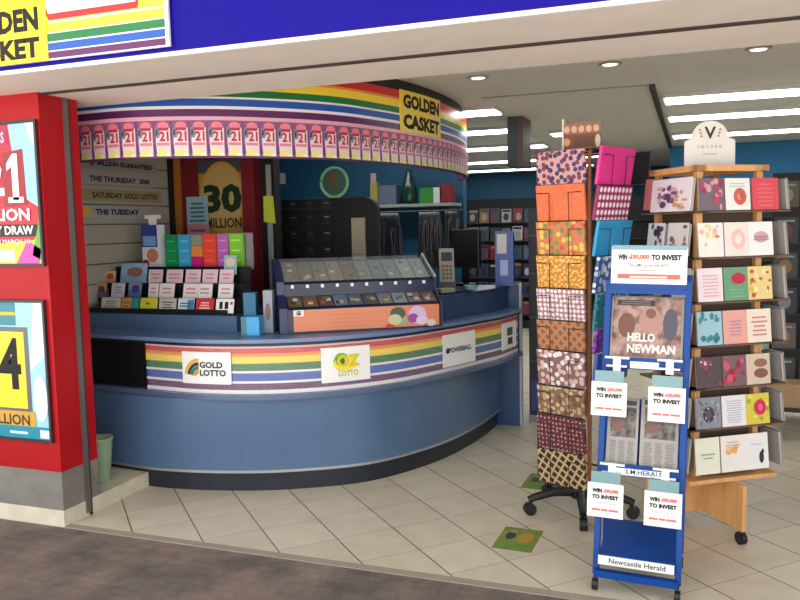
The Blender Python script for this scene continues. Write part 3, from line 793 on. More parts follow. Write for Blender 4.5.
# tickets on the two slopes
slope2 = math.atan2(0.127, 0.295); slope1 = math.atan2(0.064, 0.138)
tc_ = [(120, 96, 70), (110, 100, 80), (126, 112, 84), (140, 126, 96), (128, 92, 70), (120, 130, 124), (110, 130, 126), (120, 140, 134), (150, 166, 160), (136, 156, 150)]
tc1 = [(104, 84, 60), (120, 96, 62), (96, 80, 66), (110, 124, 150), (90, 104, 130), (96, 86, 80), (126, 130, 140), (150, 156, 164), (130, 120, 120), (122, 90, 76)]
Rc = Matrix.Translation((-2.345, 4.315, 0.9495)) @ Matrix.Rotation(CA, 4, 'Z')
for tier, (cols, sl, y0, z0, ln) in enumerate(((tc_, slope2, 0.175, 0.3125, 0.28), (tc1, slope1, 0.02, 0.165, 0.128))):
    for k, c in enumerate(cols):
        xk = 0.012 + k * 0.0965
        m = M().box(0, 0, 0, 0.088, ln, 0.002, C(*c, .4))
        for j in range(3):
            cc = RND.choice([(190, 170, 110), (170, 80, 70), (90, 120, 150), (200, 200, 190), (60, 60, 60), (90, 130, 90)])
            a = RND.uniform(.01, .05); b = RND.uniform(.02, ln - .05)
            zz = .002 + .0006 * (j + 1)
            m.add([(a, b, zz), (a + .03, b, zz), (a + .03, b + .035, zz), (a, b + .035, zz)], [(0, 1, 2, 3)], C(*cc, .4))
        o = m.build('scratch_ticket', None, label='scratch ticket on the %s slope of the glass case, %s from the sky blue box' % ('upper' if tier == 0 else 'lower', ORD[k]), cat='ticket', group='scratch tickets in the glass case')
        o.matrix_world = Rc @ Matrix.Translation((xk, y0, z0)) @ Matrix.Rotation(sl, 4, 'X')
for k in range(10):
    M().box(0.04 + k * .0965, .138, .274, .058 + k * .0965, .149, .294, C(236, 236, 226, .3)).build('price_clip', sc, label='white price clip')
M().prism([(0.158, .318), (0.455, .447), (0.455, .451), (0.158, .322)], 'x', 0.0, 0.984, glassy('case_glass', (230, 240, 240), .10, .03)).build('glass_top', sc, label='clear glass top')

# ------------------------------------------------------------------ behind the counter
bd = thing('display_board', 'tall black freestanding display board with rounded corner behind the ticket case', 'display board', (-2.93, 6.0, 0))
pts = [(-.52, 0), (.53, 0), (.53, 1.72)] + [(.40 + .13 * math.cos(t), 1.72 + .13 * math.sin(t)) for t in [PI / 2 * i / 8 for i in range(1, 9)]] + [(-.52, 1.85)]
M().prism(pts, 'y', 0, .06, C(11, 11, 14, .6)).build('board', bd, bevel=.004)
for z in (1.35, 1.5, 1.65, 1.78):
    M().box(-.48, -.03, z - .012, .18, 0, z - .006, C(40, 40, 46, .5)).build('rail', bd)
for k in range(16):
    r_, c_ = divmod(k, 4)
    m = M().box(-.04, 0, 0, .04, .01, .085, C(*RND.choice([(28, 28, 34), (22, 26, 34), (38, 32, 34), (24, 22, 30)]), .5)); m.rect(-.022, .05, .022, .06, C(*RND.choice([(110, 110, 120), (70, 70, 80), (150, 150, 156)])), 1); m.rect(-.02, .02, .01, .028, C(70, 40, 44), 1)
    m.build('hanging_packet', None, (-3.32 + c_ * .155, 5.985, 1.37 + r_ * .135 - (.02 if r_ == 3 else 0)), label='dark packet on the black display board, %s row from bottom, %s from red post' % (ORD[r_], ORD[c_]), cat='packet', group='packets on the black display board')
m = M().box(-.06, 0, 0, .06, .02, .40, C(176, 166, 140, .5)); m.rect(-.05, .10, .05, .105, C(100, 96, 80), 1)
m.build('folder', None, (-2.57, 5.978, 1.28), label='beige folder upright against the black display board', cat='folder')
tg = thing('tag_post', 'white post carrying a yellow-green tag beside the dark red column', 'post', (-3.09, 5.455, 0))
M().box(-.018, -.01, 0, .018, .01, 2.1, C(150, 150, 150, .5)).build('post', tg)
m = M().poly([(-.05, 1.66), (.055, 1.645), (.04, 1.86), (-.045, 1.86)], C(196, 204, 60, .5), 12); m.poly([(-.05, 1.66), (-.045, 1.86), (.04, 1.86), (.055, 1.645)], C(196, 204, 60, .5), 11.2)
m.build('tag', tg, label='yellow-green tag')
# teal wall fittings
shf = thing('wall_shelf', 'pale shelf on the teal wall holding small goods', 'shelf', (-2.62, 8.0, 1.80))
M().box(-.55, -.36, 0, .36, 0, .03, C(150, 160, 150, .4)).build('board', shf)
M().box(-.5, -.3, -.14, -.47, 0, 0, C(60, 64, 66, .5)).build('bracket', shf); M().box(.28, -.3, -.14, .31, 0, 0, C(60, 64, 66, .5)).build('bracket', shf)
carton('goods_box', -2.52, 7.72, 1.83, .22, .14, .16, (40, 130, 50), 'green and white box on the pale wall shelf', 0, lambda d, w, h: d.rect(.2 * w, 0, .5 * w, h, C(200, 210, 200), 1))
carton('goods_box', -2.98, 7.72, 1.83, .20, .14, .2, (96, 104, 124), 'grey box on the pale wall shelf', 0)
carton('goods_box', -3.13, 7.72, 1.83, .08, .08, .24, (160, 150, 70), 'tall mustard box on the pale wall shelf', 0)
M().lathe([(.01, 0), (.07, .02), (.085, .12), (.06, .22), (.03, .3), (.028, .36), (.005, .365)], C(20, 60, 44, .2), n=16).build('bottle', None, (-2.75, 7.76, 1.83), label='dark green bottle on the pale wall shelf', cat='bottle', smooth=True)
cr_ = thing('wall_crest', 'round green-rimmed crest hanging on the teal wall', 'crest', (-3.70, 7.995, 2.10))
M().tube([(.16 * math.cos(t), -.02, .16 * math.sin(t)) for t in [2 * PI * k / 28 for k in range(29)]], .018, C(150, 214, 160, .4), 6).build('rim', cr_)
m = M().box(-.02, -.012, -.02, .02, 0, .02, TEAL); dd = M().ell(0, 0, .15, .15, C(76, 110, 100, .5), 1, 24).ell(-.02, .03, .07, .08, C(120, 96, 70, .5), 2); merge(m, dd, -.012); m.build('face', cr_)
M().box(-.08, -.02, 0, .08, 0, .12, C(196, 200, 206, .5)).build('wall_notice', None, (-4.39, 7.995, 2.11), label='small white notice on the teal wall by the dark red column', cat='notice')
M().box(-.03, -.01, 0, .03, 0, .2, C(206, 176, 190, .5)).build('hanging_tag', None, (-3.24, 7.995, 1.98), label='slim pink tag on the teal wall beside the crest', cat='tag')
# hung grey garment-like bags on a rail
rl = thing('bag_rail', 'dark floor rail carrying grey plastic bags behind the counter', 'rail', (-2.42, 7.0, 0))
M().tube([(-.45, 0, 0), (-.45, 0, 1.74), (.45, 0, 1.74), (.45, 0, 0)], .016, BLACK).build('bar', rl)
for k, (x, w_, c) in enumerate(((-2.70, .24, (52, 56, 66)), (-2.28, .20, (62, 62, 60)), (-2.06, .12, (50, 50, 50)))):
    pts = []; nn = 10
    m = M(); vs = []; fs_ = []
    for j in range(9):
        zz = -j / 8 * .52
        for i in range(nn + 1):
            x_ = (i / nn - .5) * w_ * (1 + .25 * j / 8)
            vs.append((x_, .02 * math.sin(i * 1.9 + k) * (j / 8) + .012 * math.sin(i * 3.1 + j * .4), zz))
    for j in range(8):
        for i in range(nn):
            a = j * (nn + 1) + i
            fs_.append((a, a + 1, a + nn + 2, a + nn + 1))
    m.add(vs, fs_, C(*c, .35))
    o = m.build('grey_bag', None, (x, 6.99, 1.73), smooth=True, label='grey plastic bag hanging from the dark rail, %s from the black display board' % ORD[k], cat='bag', group='bags on the dark rail')
    sol = o.modifiers.new('thick', 'SOLIDIFY'); sol.thickness = .015

# goods on the raised end of the counter
et = thing('card_terminal', 'beige payment terminal tilted on its stand at the counter end', 'terminal', (-1.70, 5.60, 1.127), .35)
m = M().prism([(-.05, 0), (.08, 0), (.05, .06), (-.03, .06)], 'x', -.06, .06, C(90, 88, 84, .4)); m.build('foot', et)
m = M().box(-.055, 0, 0, .055, .04, .27, C(176, 168, 154, .4)); d = M().rect(-.04, .17, .04, .24, C(60, 70, 70), 1)
for i in range(4):
    for j in range(3): d.rect(-.038 + j * .028, .03 + i * .03, -.018 + j * .028, .05 + i * .03, C(110, 106, 100), 1)
merge(m, d); m.tf(Matrix.Translation((0, -.02, .05)) @ Matrix.Rotation(-.35, 4, 'X')); m.build('handset', et)
pt = thing('till_monitor', 'black till monitor seen from behind on the counter end', 'monitor', (-1.66, 5.98, 1.127), -.3)
M().box(-.08, -.06, 0, .08, .06, .02, BLACK).build('foot', pt); M().box(-.02, -.015, .02, .02, .015, .16, BLACK).build('neck', pt)
M().box(-.13, -.02, .14, .13, .02, .44, C(20, 20, 22, .4)).build('screen', pt, bevel=.006)
rd = thing('prepaid_card_stand', 'tall bright blue card stand with white panel on the counter end', 'stand', (-1.36, 6.0, 1.1265), .1)
M().box(-.07, 0, 0, .07, .08, .42, C(30, 70, 160, .35)).build('body', rd)
m = M().box(-.055, -.008, .25, .02, -.001, .40, C(206, 206, 200, .4)); m.build('panel', rd, label='white card panel'); M().box(-.03, -.012, .08, .03, -.001, .2, C(150, 180, 230, .3)).build('pocket', rd)
M().lathe([(.02, 0), (.045, .012), (.055, .04), (.05, .042), (.042, .016), (.0, .012)], C(110, 170, 170, .3), n=18).build('bowl', None, (-1.50, 5.52, 1.1265), label='small pale teal bowl on the raised counter shelf', cat='bowl', smooth=True)
carton('paper_pad', -1.62, 5.36, 1.125, .12, .09, .03, (170, 170, 150), 'low pale pad on the raised counter shelf', .9)
carton('goods_box', -2.33, 7.70, 1.83, .12, .12, .19, (120, 22, 32), 'small red box at the end of the pale wall shelf', 0)

fx = thing('display_cabinet', 'dark display cabinet standing just past the counter end', 'cabinet', (-1.02, 6.45, 0))
M().box(-.20, -.2, .06, .22, .2, 1.72, C(20, 24, 30, .5)).build('body', fx)
M().box(-.205, -.205, 0, .22, .2, .06, C(130, 136, 140, .4)).build('base', fx, label='pale base strip')
M().box(-.185, -.206, .1, .1, -.2, .34, C(30, 56, 120, .4)).build('front_panel', fx, label='blue lower panel')
for z in (.5, .85, 1.2, 1.5):
    M().box(-.19, -.23, z, .2, -.2, z + .015, C(60, 66, 64, .5)).build('ledge', fx)
# ------------------------------------------------------------------ deep store
def magazine_unit(x0, x1, Y, rows, cols, lab, mags, glabel=None):
    th = thing('magazine_shelf', lab, 'shelving', ((x0 + x1) / 2, Y, 0))
    w = (x1 - x0) / 2; H = 2.0
    M().box(-w, .25, 0, w, .3, H, C(40, 42, 44, .6)).build('back_panel', th)
    M().box(-w, -.05, 0, w, .25, .12, C(34, 34, 36, .6)).build('base', th)
    dz = (H - .3) / rows
    for r in range(rows):
        M().box(-w, -.02 + r * .03, .2 + r * dz, w, .25, .215 + r * dz, C(60, 62, 64, .5)).build('shelf', th)
    if not mags: return
    pal = [(140, 40, 44), (40, 60, 110), (170, 160, 150), (60, 60, 64), (150, 120, 60), (50, 90, 90), (190, 190, 190), (110, 60, 90), (30, 34, 40), (90, 110, 130)]
    for r in range(rows):
        for c in range(cols):
            cw = (x1 - x0) / cols
            hh = min(.28, dz * .8) * RND.uniform(.85, 1.0)
            m = M().box(-cw * .43, 0, 0, cw * .43, .012, hh, C(*RND.choice(pal), .4))
            m.rect(-cw * .36, hh * .78, cw * .36, hh * .94, C(*RND.choice(pal), .4), 1); m.ell(RND.uniform(-.1, .1) * cw, hh * .4, cw * .24, hh * .28, C(*RND.choice(pal), .4), 1)
            m.build('magazine', None, (x0 + cw * (c + .5), Y + .03 + r * .03, .217 + r * dz), 0, -.12, label='magazine on the %s, %s row up, %s along' % (glabel, ORD[r], ORD[c]), cat='magazine', group='magazines on the ' + glabel)
magazine_unit(-3.7, -2.1, 12.0, 6, 9, 'dark magazine shelving deep in the shop beyond the counter end', True, 'deep shop shelving')
magazine_unit(-1.9, -0.5, 12.4, 6, 8, 'dark shelving deep in the shop behind the wrapping paper stand', False)
magazine_unit(-0.2, 3.6, 11.2, 6, 8, 'dark shelving along the teal wall behind the card spinner', False)
hb = thing('hanging_sign', 'dark box sign hanging from the ceiling beyond the canopy', 'sign', (-1.60, 7.75, 2.15))
M().box(-.07, -.2, 0, .03, .2, .47, C(30, 48, 56, .5)).build('box', hb); M().box(.03, -.2, 0, .08, .2, .47, C(80, 52, 44, .5)).build('side_panel', hb, label='brown side panel')

# ------------------------------------------------------------------ ceiling lights
EM = C(244, 248, 250, .5, 0, 9.0)
def ceiling_light(x0, x1, y, w, lab):
    th = thing('ceiling_light', lab, 'ceiling light', ((x0 + x1) / 2, y, 2.62), 0, 'fluorescent ceiling lights')
    L = (x1 - x0) / 2
    M().box(-L, -w / 2, -.035, L, w / 2, 0, C(190, 190, 186, .5)).build('housing', th)
    M().box(-L + .02, -w / 2 + .02, -.045, L - .02, w / 2 - .02, -.035, EM).build('diffuser', th)
for k, (y, x1) in enumerate(((6.9, -1.59), (8.35, -1.72), (10.2, -1.75), (12.4, -2.1), (14.3, -2.2))):
    ceiling_light(x1 - 2.2, x1, y, .34, 'long ceiling light over the counter aisle, %s row into the shop' % ORD[k])
for k, (y, x1) in enumerate(((9.0, -1.0), (10.6, -1.1), (12.2, -1.3), (14.0, -1.6))):
    ceiling_light(x1 - .5, x1, y, .3, 'short ceiling light above the middle aisle, %s row into the shop' % ORD[k])
for k, (y, w_) in enumerate(((7.0, .36), (8.25, .34), (10.0, .34))):
    ceiling_light(-.24, 3.4, y, w_, 'long ceiling light above the card spinner, %s row into the shop' % ORD[k])
for k, (x, y) in enumerate(((-1.4, 5.42), (-.51, 5.36), (.36, 5.30))):
    th = thing('downlight', 'small round ceiling downlight near the entrance, %s from the canopy' % ORD[k], 'downlight', (x, y, 2.62), 0, 'entrance downlights')
    M().lathe([(.075, 0), (.078, -.006), (.06, -.014), (.052, -.004)], C(150, 144, 130, .4), n=20).build('rim', th, smooth=True)
    M().lathe([(.05, -.003), (.045, -.012), (.02, -.016)], C(250, 246, 232, .4, 0, 2.5), n=20).build('lens', th, smooth=True)

# ------------------------------------------------------------------ bin and floor stickers
bn_ = thing('waste_bin', 'pale green waste bin on the cream step behind the red wall', 'bin', (-3.375, 3.78, .0915))
M().lathe([(.045, 0), (.05, .005), (.075, .255), (.08, .26), (.08, .27), (.068, .27), (.045, .02), (0.001, .02)], C(150, 176, 140, .45), n=24).build('tub', bn_, smooth=True)
def sticker(x, y, rz, lab, w_=.20, l_=.29):
    m = M().box(-w_ / 2, -l_ / 2, 0, w_ / 2, l_ / 2, .002, mottled('sticker_green', [(104, 128, 40), (130, 146, 60)], 12, .5))
    for (cx, cy, rx, ry, c) in ((-.045, .03, .026, .05, (40, 52, 40)), (.035, .02, .042, .07, (170, 140, 40)), (.02, -.09, .07, .025, (96, 140, 60)), (-.04, .085, .02, .02, (130, 150, 130))):
        m.add([(cx + rx * math.cos(t), cy + ry * math.sin(t), .0026 + .0004 * len(m.mats)) for t in [2 * PI * k / 16 for k in range(16)]], [tuple(range(16))], C(*c, .5))
    m.build('floor_sticker', None, (x, y, .0005), rz, label=lab, cat='floor sticker', group='green floor stickers')
sticker(-.815, 3.85, -.03, 'green printed floor sticker on the tiles in front of wrapping paper stand')
sticker(-.86, 4.78, -.03, 'green printed floor sticker partly behind the wrapping paper stand')

# ------------------------------------------------------------------ wrapping paper stand
WC = (-.57, 4.35)
WA = math.atan2(-.39, .92)          # front face direction along +x
ws = thing('wrapping_paper_stand', 'tall black spinning stand of folded wrapping paper on castors', 'display stand', (WC[0], WC[1], 0), WA)
M().tube([(0, 0, .12), (0, 0, 2.02)], .022, BLACK, 10).build('pole', ws, smooth=True)
M().lathe([(.05, .08), (.055, .09), (.05, .15), (.03, .17)], BLACK, n=16).build('hub', ws, smooth=True)
for k in range(5):
    a = math.radians(-128 + 72 * k)
    dx, dy = math.cos(a), math.sin(a)
    lg = M().tube([(0.03 * dx, 0.03 * dy, .115), (.16 * dx, .16 * dy, .12), (.27 * dx, .27 * dy, .095), (.295 * dx, .295 * dy, .085)], [.03, .026, .022, .02], BLACK, 8).build('leg', ws, smooth=True)
    M().tube([(.29 * dx - .02 * dy, .29 * dy + .02 * dx, .034), (.29 * dx + .02 * dy, .29 * dy - .02 * dx, .034)], .034, C(24, 24, 26, .4), 14).build('castor', lg, smooth=True)
for sx_ in (-1, 1):
    for sy_ in (-1, 1):
        M().box(sx_ * .155 - .008, sy_ * .165 - .008, .22, sx_ * .155 + .008, sy_ * .165 + .008, 1.98, C(150, 96, 60, .5) if (sx_, sy_) == (1, -1) else BLACK).build('upright', ws)
for z in (.22, 1.97):
    m = M()
    for a, b in (((-.16, -.17), (.16, -.17)), ((.16, -.17), (.16, .17)), ((.16, .17), (-.16, .17)), ((-.16, .17), (-.16, -.17))):
        m.tube([(a[0], a[1], z), (b[0], b[1], z)], .006, BLACK, 6)
    m.tube([(-.16, 0, z), (.16, 0, z)], .006, BLACK, 6)
    m.build('ring', ws)
m = M().box(-.17, -.012, 0, .06, 0, .17, C(120, 66, 34, .5)).box(-.18, -.016, 0, -.17, .004, .20, C(214, 206, 190, .5))
d = M().rect(-.17, .10, .06, .17, C(150, 100, 76), 1)
for k in range(5): d.ell(-.15 + k * .045, .13, .018, .022, C(214, 170, 140), 2)
d.ell(.04, .05, .016, .042, C(206, 190, 170), 2); d.ell(-.15, .05, .02, .025, C(206, 150, 100), 2); d.rect(-.11, .02, .02, .08, C(100, 56, 34), 1)
merge(m, d, -.012); m.tf(Matrix.Translation((.085, -.02, 1.985)) @ Matrix.Diagonal((.85, 1, .82, 1)) @ Matrix.Rotation(-WA * .6, 4, 'Z')); m.build('header_sign', ws, label='brown header sign with pale lettering')
tops = [1.975, 1.802, 1.611, 1.435, 1.262, 1.093, .933, .74, .584, .393, .20]
pk = [('pink paper with navy and maroon stars, top pack', dots('wrap_star', (200, 152, 156), [(36, 34, 90), (120, 40, 60), (50, 40, 100)], 34, .42)),
      ('plain orange textured paper, second pack down', mottled('wrap_orange', [(226, 96, 50), (236, 120, 74)], 60, .5)),
      ('orange and green floral paper, third pack down', dots('wrap_floral', (196, 126, 76), [(206, 84, 50), (120, 136, 70), (226, 190, 80), (226, 110, 90)], 30, .42)),
      ('yellow dotted paper, fourth pack down', dots('wrap_yellow', (206, 132, 44), [(244, 206, 120), (240, 190, 90)], 55, .34)),
      ('pale pink paper with white spots, fifth pack down', dots('wrap_pinkspot', (168, 122, 124), [(238, 226, 228)], 40, .38, rnd=.25)),
      ('brown and tan lattice paper, sixth pack down', lattice('wrap_brown', (142, 88, 58), (184, 128, 88), 26, .42)),
      ('dusty pink floral paper, seventh pack down', dots('wrap_dusty', (140, 100, 94), [(236, 224, 224), (216, 180, 176)], 30, .40)),
      ('beige and brown floral paper, eighth pack down', dots('wrap_beige', (134, 104, 78), [(206, 184, 150), (190, 160, 120), (120, 70, 60)], 34, .40)),
      ('dark maroon paper with pink dots, ninth pack down', dots('wrap_maroon', (84, 34, 44), [(206, 150, 150), (190, 120, 120)], 42, .25, rnd=.3)),
      ('black and cream striped paper, lowest pack', lattice('wrap_zigzag', (36, 26, 26), (196, 164, 118), 26, .30, ang=60))]
def wrap_pack(mtx_root, face_a, x, dist, z0, hgt, w_, mt, lab, lean, bracket=True, splay=0.0):
    """one folded pack + the wire pocket that holds it; face_a turns the face about the stand"""
    Rf = Matrix.Rotation(face_a, 4, 'Z')
    m = M()
    segs = 5
    for k in range(segs):
        za, zb_ = hgt * k / segs, hgt * (k + 1) / segs
    m.prism([(0.0, 0), (-0.006, hgt * .5), (-.012, hgt), (.004, hgt), (.012, hgt * .5), (.016, 0)], 'x', -w_ / 2, w_ / 2, mt)
    o = m.build('wrapping_paper', None, label=lab, cat='wrapping paper', group='folded wrapping paper on the black stand')
    o.matrix_world = mtx_root @ Rf @ Matrix.Translation((x, -dist, z0)) @ Matrix.Rotation(lean, 4, 'X') @ Matrix.Rotation(splay, 4, 'Y')
    o['x'] = 0; del o['x']
    if bracket:
        b = M(); q = .0028; yy = -.02
        for sgn in (-1, 1):
            b.tube([(sgn * w_ * .46, yy, hgt * .78), (sgn * w_ * .2, yy, hgt * .78), (sgn * w_ * .2, yy, -.004), (sgn * w_ * .2, .03, -.004)], q, BLACK, 5)
        b.tube([(-w_ * .48, yy, .0), (w_ * .48, yy, .0)], q, BLACK, 5)
        b.tf(Rf @ Matrix.Translation((x, -dist, z0)) @ Matrix.Rotation(lean, 4, 'X') @ Matrix.Rotation(splay, 4, 'Y'))
        b.build('wire_pocket', ws)
WR = Matrix.Translation((WC[0], WC[1], 0)) @ Matrix.Rotation(WA, 4, 'Z')
for k, (lb, mt) in enumerate(pk):
    z0 = tops[k + 1]; hg = tops[k] - z0 - .003
    wrap_pack(WR, 0, .012, .205, z0, hg, .285, mt, lb, 0.05, k > 0)
pr = [('bright pink plain paper, top pack on the face towards the blue rack', C(222, 40, 140, .4)),
      ('maroon paper with white polka dots, second pack on the face towards the blue rack', dots('wrap_polka', (150, 20, 80), [(244, 232, 240)], 26, .36, rnd=0)),
      ('plain cyan paper, third pack on the face towards the blue rack', C(30, 150, 204, .4)),
      ('blue and white patterned paper, fourth pack on the face towards the blue rack', dots('wrap_bw', (60, 90, 150), [(214, 226, 236), (170, 190, 220)], 26, .42)),
      ('teal paper with pale specks, fifth pack on the face towards the blue rack', dots('wrap_teal', (20, 120, 136), [(190, 220, 220), (20, 90, 110)], 30, .22)),
      ('purple paper, sixth pack on the face towards the blue rack', dots('wrap_purple', (90, 40, 140), [(150, 80, 190)], 30, .3)),
      ('deep blue paper, seventh pack on the face towards the blue rack', mottled('wrap_blue', [(30, 70, 150), (50, 90, 180)], 20, .4))]
tr = [1.985, 1.79, 1.612, 1.43, 1.243, 1.056, .93, .76]
for k, (lb, mt) in enumerate(pr):
    z0 = tr[k + 1]; hg = tr[k] - z0 - .003
    wrap_pack(WR, PI / 2, -.03, .205 if k else .22, z0, hg, .35, mt, lb, .10 if k < 4 else .05, k in (0, 2))

wrap_pack(WR, PI, -.13, .26, 1.80, .175, .28, C(20, 20, 24, .5), 'black paper, top pack on the far face of the wrapping paper stand', .08, False)
# ------------------------------------------------------------------ blue newspaper rack
RK = (-.212, 3.365)
nr = thing('newspaper_rack', 'bright blue metal newspaper rack with two tiers on castors', 'rack', (RK[0], RK[1], 0), -.02)
def ry(z): return .015 + .20 * z
W2 = .17
nr.rotation_euler = (0, .02, -.02)
for s_ in (-1, 1):
    x = s_ * W2
    M().prism([(ry(.07), .07), (ry(1.34), 1.34), (ry(1.34) + .035, 1.34), (ry(.07) + .045, .07)], 'x', x - .013, x + .013, RACKBLUE).build('upright', nr, bevel=.003)
    M().prism([(.38, .07), (.385, 1.36), (.41, 1.36), (.41, .07)], 'x', x - .012, x + .012, RACKBLUE).build('rear_leg', nr, bevel=.003)
    for yy in (.03, .39):
        c_ = M().box(x - .006, yy - .006, .05, x + .006, yy + .006, .085, C(90, 90, 92, .3, .7)); c_.tube([(x - .012, yy, .026), (x + .012, yy, .026)], .026, BLACK, 14)
        c_.build('castor', nr, smooth=True)
M().box(-W2, .41, 1.28, W2, .27, 1.30, RACKBLUE).build('top_bar', nr)
# bottom shelf, tilted front to back
M().prism([(.0, .13), (.0, .175), (.012, .175), (.02, .15), (.38, .20), (.38, .18), (.02, .12)], 'x', -W2 + .012, W2 - .012, RACKBLUE).build('bottom_shelf', nr)
m = M().box(-.155, -.005, 0, .155, -.001, .04, WHITE); d = M().text('Newcastle Herald', -.11, .01, .12, .032, INK, 1, .01); merge(m, d, -.005)
m.tf(Matrix.Translation((0, 0, .133))); m.build('label_strip', nr, label='white label strip')
M().box(-W2, .0, .07, W2, .03, .10, RACKBLUE).build('cross_bar', nr)
for z, txt in ((.50, 'SUN HERALD'), (.955, 'DAILY PAPER')):
    y = ry(z) - .015
    M().box(-W2 + .01, y, z, W2 - .01, y + .012, z + .05, RACKBLUE).box(-W2 + .01, y, z, W2 - .01, y + .16, z + .012, RACKBLUE).build('tray', nr)
    M().prism([(y + .16, z), (y + .20, z + .30), (y + .21, z + .30), (y + .17, z)], 'x', -W2 + .01, W2 - .01, C(16, 60, 150, .4)).build('back_rest', nr)
    lw = .06 if z > .7 else .10
    m = M().box(-lw, -.004, 0, lw, -.001, .03, C(232, 236, 240, .3))
    if z < .7:
        d = M().text('S.M.HERALD', -.06, .007, .1, .028, C(30, 40, 90), 1, .01); merge(m, d, -.004)
    m.tf(Matrix.Translation((0, y, z + .005))); m.build('label_strip', nr, label='white label strip')
    for cx in (-.115, .105):
        b = M().box(cx - .016, y - .02, z - .01, cx + .016, y - .006, z + .055, WHITE).box(cx - .052, y - .016, z + .045, cx + .052, y - .006, z + .054, WHITE).box(cx - .045, y - .016, z + .008, cx + .042, y - .006, z + .016, WHITE)
        b.build('sign_clip', nr, label='white sign clip')
RM = Matrix.Translation((RK[0], RK[1], 0)) @ Matrix.Rotation(-.02, 4, 'Z') @ Matrix.Rotation(.02, 4, 'Y')
def newspaper(x0, x1, z0, hgt, y0, lean, lab, draw, base):
    w_ = x1 - x0; m = M()
    t = .022
    m.prism([(0, 0), (0, hgt - .01), (.006, hgt), (t - .004, hgt), (t, hgt - .01), (t, 0)], 'x', -w_ / 2, w_ / 2, C(160, 156, 150, .7))
    d = M(); draw(d, w_, hgt); merge(m, d)
    o = m.build('newspaper', None, label=lab, cat='newspaper', group='newspapers in the blue rack')
    o.matrix_world = RM @ Matrix.Translation(((x0 + x1) / 2, y0, z0)) @ Matrix.Rotation(-lean, 4, 'X')
def n1(d, w_, h):
    P = mottled('news_photo', [(70, 56, 54), (132, 100, 92), (176, 146, 136), (120, 112, 118)], 16, .7)
    d.rect(-.48 * w_, .02 * h, .47 * w_, .97 * h, P, 1)
    d.rect(-.42 * w_, .84 * h, .1 * w_, .93 * h, C(60, 52, 54, .7), 2)
    d.lines(-.38 * w_, .86 * h, .05 * w_, .93 * h, 2, C(120, 110, 110, .7), 3)
    d.ell(-.28 * w_, .52 * h, .12 * w_, .2 * h, C(116, 78, 66, .7), 2); d.ell(.05 * w_, .6 * h, .16 * w_, .2 * h, C(170, 128, 118, .7), 2); d.ell(.32 * w_, .55 * h, .10 * w_, .26 * h, C(84, 82, 94, .7), 2)
    d.ell(.05 * w_, .72 * h, .07 * w_, .08 * h, C(120, 84, 76, .7), 3)
    d.text('HELLO', -.26 * w_, .26 * h, .12 * w_, .40 * h, C(226, 216, 208, .7), 4, .04)
    d.text('NEWMAN', -.26 * w_, .08 * h, .40 * w_, .22 * h, C(226, 216, 208, .7), 4, .04)
newspaper(-.154, .154, 1.0, .28, ry(1.0) + .01, .3, 'colour newspaper with white headline on the upper tier of the blue rack', n1, None)
def n2(seed):
    def fn(d, w_, h):
        rr_ = random.Random(seed)
        P = mottled('news_mono_%d' % seed, [(50, 50, 56), (110, 100, 96), (150, 140, 136)], 30, .8)
        d.rect(-.40 * w_, .42 * h, .42 * w_, .86 * h, P, 1)
        d.rect(-.42 * w_, .89 * h, .42 * w_, .96 * h, C(70, 70, 76, .7), 1)
        for c_ in range(3):
            d.lines(-.42 * w_ + c_ * .29 * w_, .04 * h, -.17 * w_ + c_ * .29 * w_, .38 * h, 14, C(120, 114, 112, .7), 1, .5, rr_)
        d.rect(-.34 * w_, .5 * h, -.05 * w_, .7 * h, C(126, 90, 80, .7), 2)
    return fn
newspaper(-.150, -.018, .532, .30, ry(.532) + .012, .28, 'folded grey newspaper on lower tier, half towards the wrapping paper stand', n2(3), None)
newspaper(-.008, .150, .532, .31, ry(.532) + .010, .28, 'folded grey newspaper on lower tier, half towards the card spinner', n2(5), None)
m = M().box(-.16, 0, 0, .16, .006, .165, C(240, 238, 232, .4))
d = M().rect(-.158, .15, .158, .17, C(120, 160, 170, .3), 1)
d.text('WIN', -.132, .105, -.092, .13, INK, 1, .06).text('$30,000', -.085, .105, .002, .13, C(224, 96, 84), 1, .06).text('TO INVEST', .01, .105, .136, .13, INK, 1, .06)
d.text('The SMH is on the ASX', -.09, .075, .085, .09, C(80, 78, 76), 1, .01).rect(-.04, .056, .035, .061, C(170, 160, 156), 1).rect(-.132, .022, .132, .043, C(228, 100, 84), 1).lines(-.09, .026, .09, .04, 1, C(246, 200, 190), 2, .6)
merge(m, d); m.tf(Matrix.Translation((0, ry(1.33) - .01, 1.325)) @ Matrix.Rotation(-.08, 4, 'X')); o = m.build('header_sign', nr, label='white header sign with black and red lettering')
M().box(-.158, ry(1.3), 1.285, .158, ry(1.3) + .02, 1.325, RACKBLUE).build('sign_holder', nr)
sg = M().box(-.076, 0, 0, .076, .004, .15, C(242, 240, 236, .4))
d = M().text('WIN', -.056, .107, -.014, .126, INK, 1, .065).text('$30,000', -.008, .107, .056, .126, C(226, 96, 84), 1, .065).text('TO INVEST', -.056, .08, .056, .099, INK, 1, .065).text('The SMH is on the ASX', -.05, .058, .05, .066, C(130, 126, 124), 1, .0).rect(-.056, .028, -.02, .037, C(226, 110, 100), 1).rect(-.016, .028, .012, .037, C(226, 110, 100), 1).rect(.016, .028, .056, .037, C(226, 110, 100), 1)
merge(sg, d)
p0 = None
tabm = C(120, 156, 160, .3)
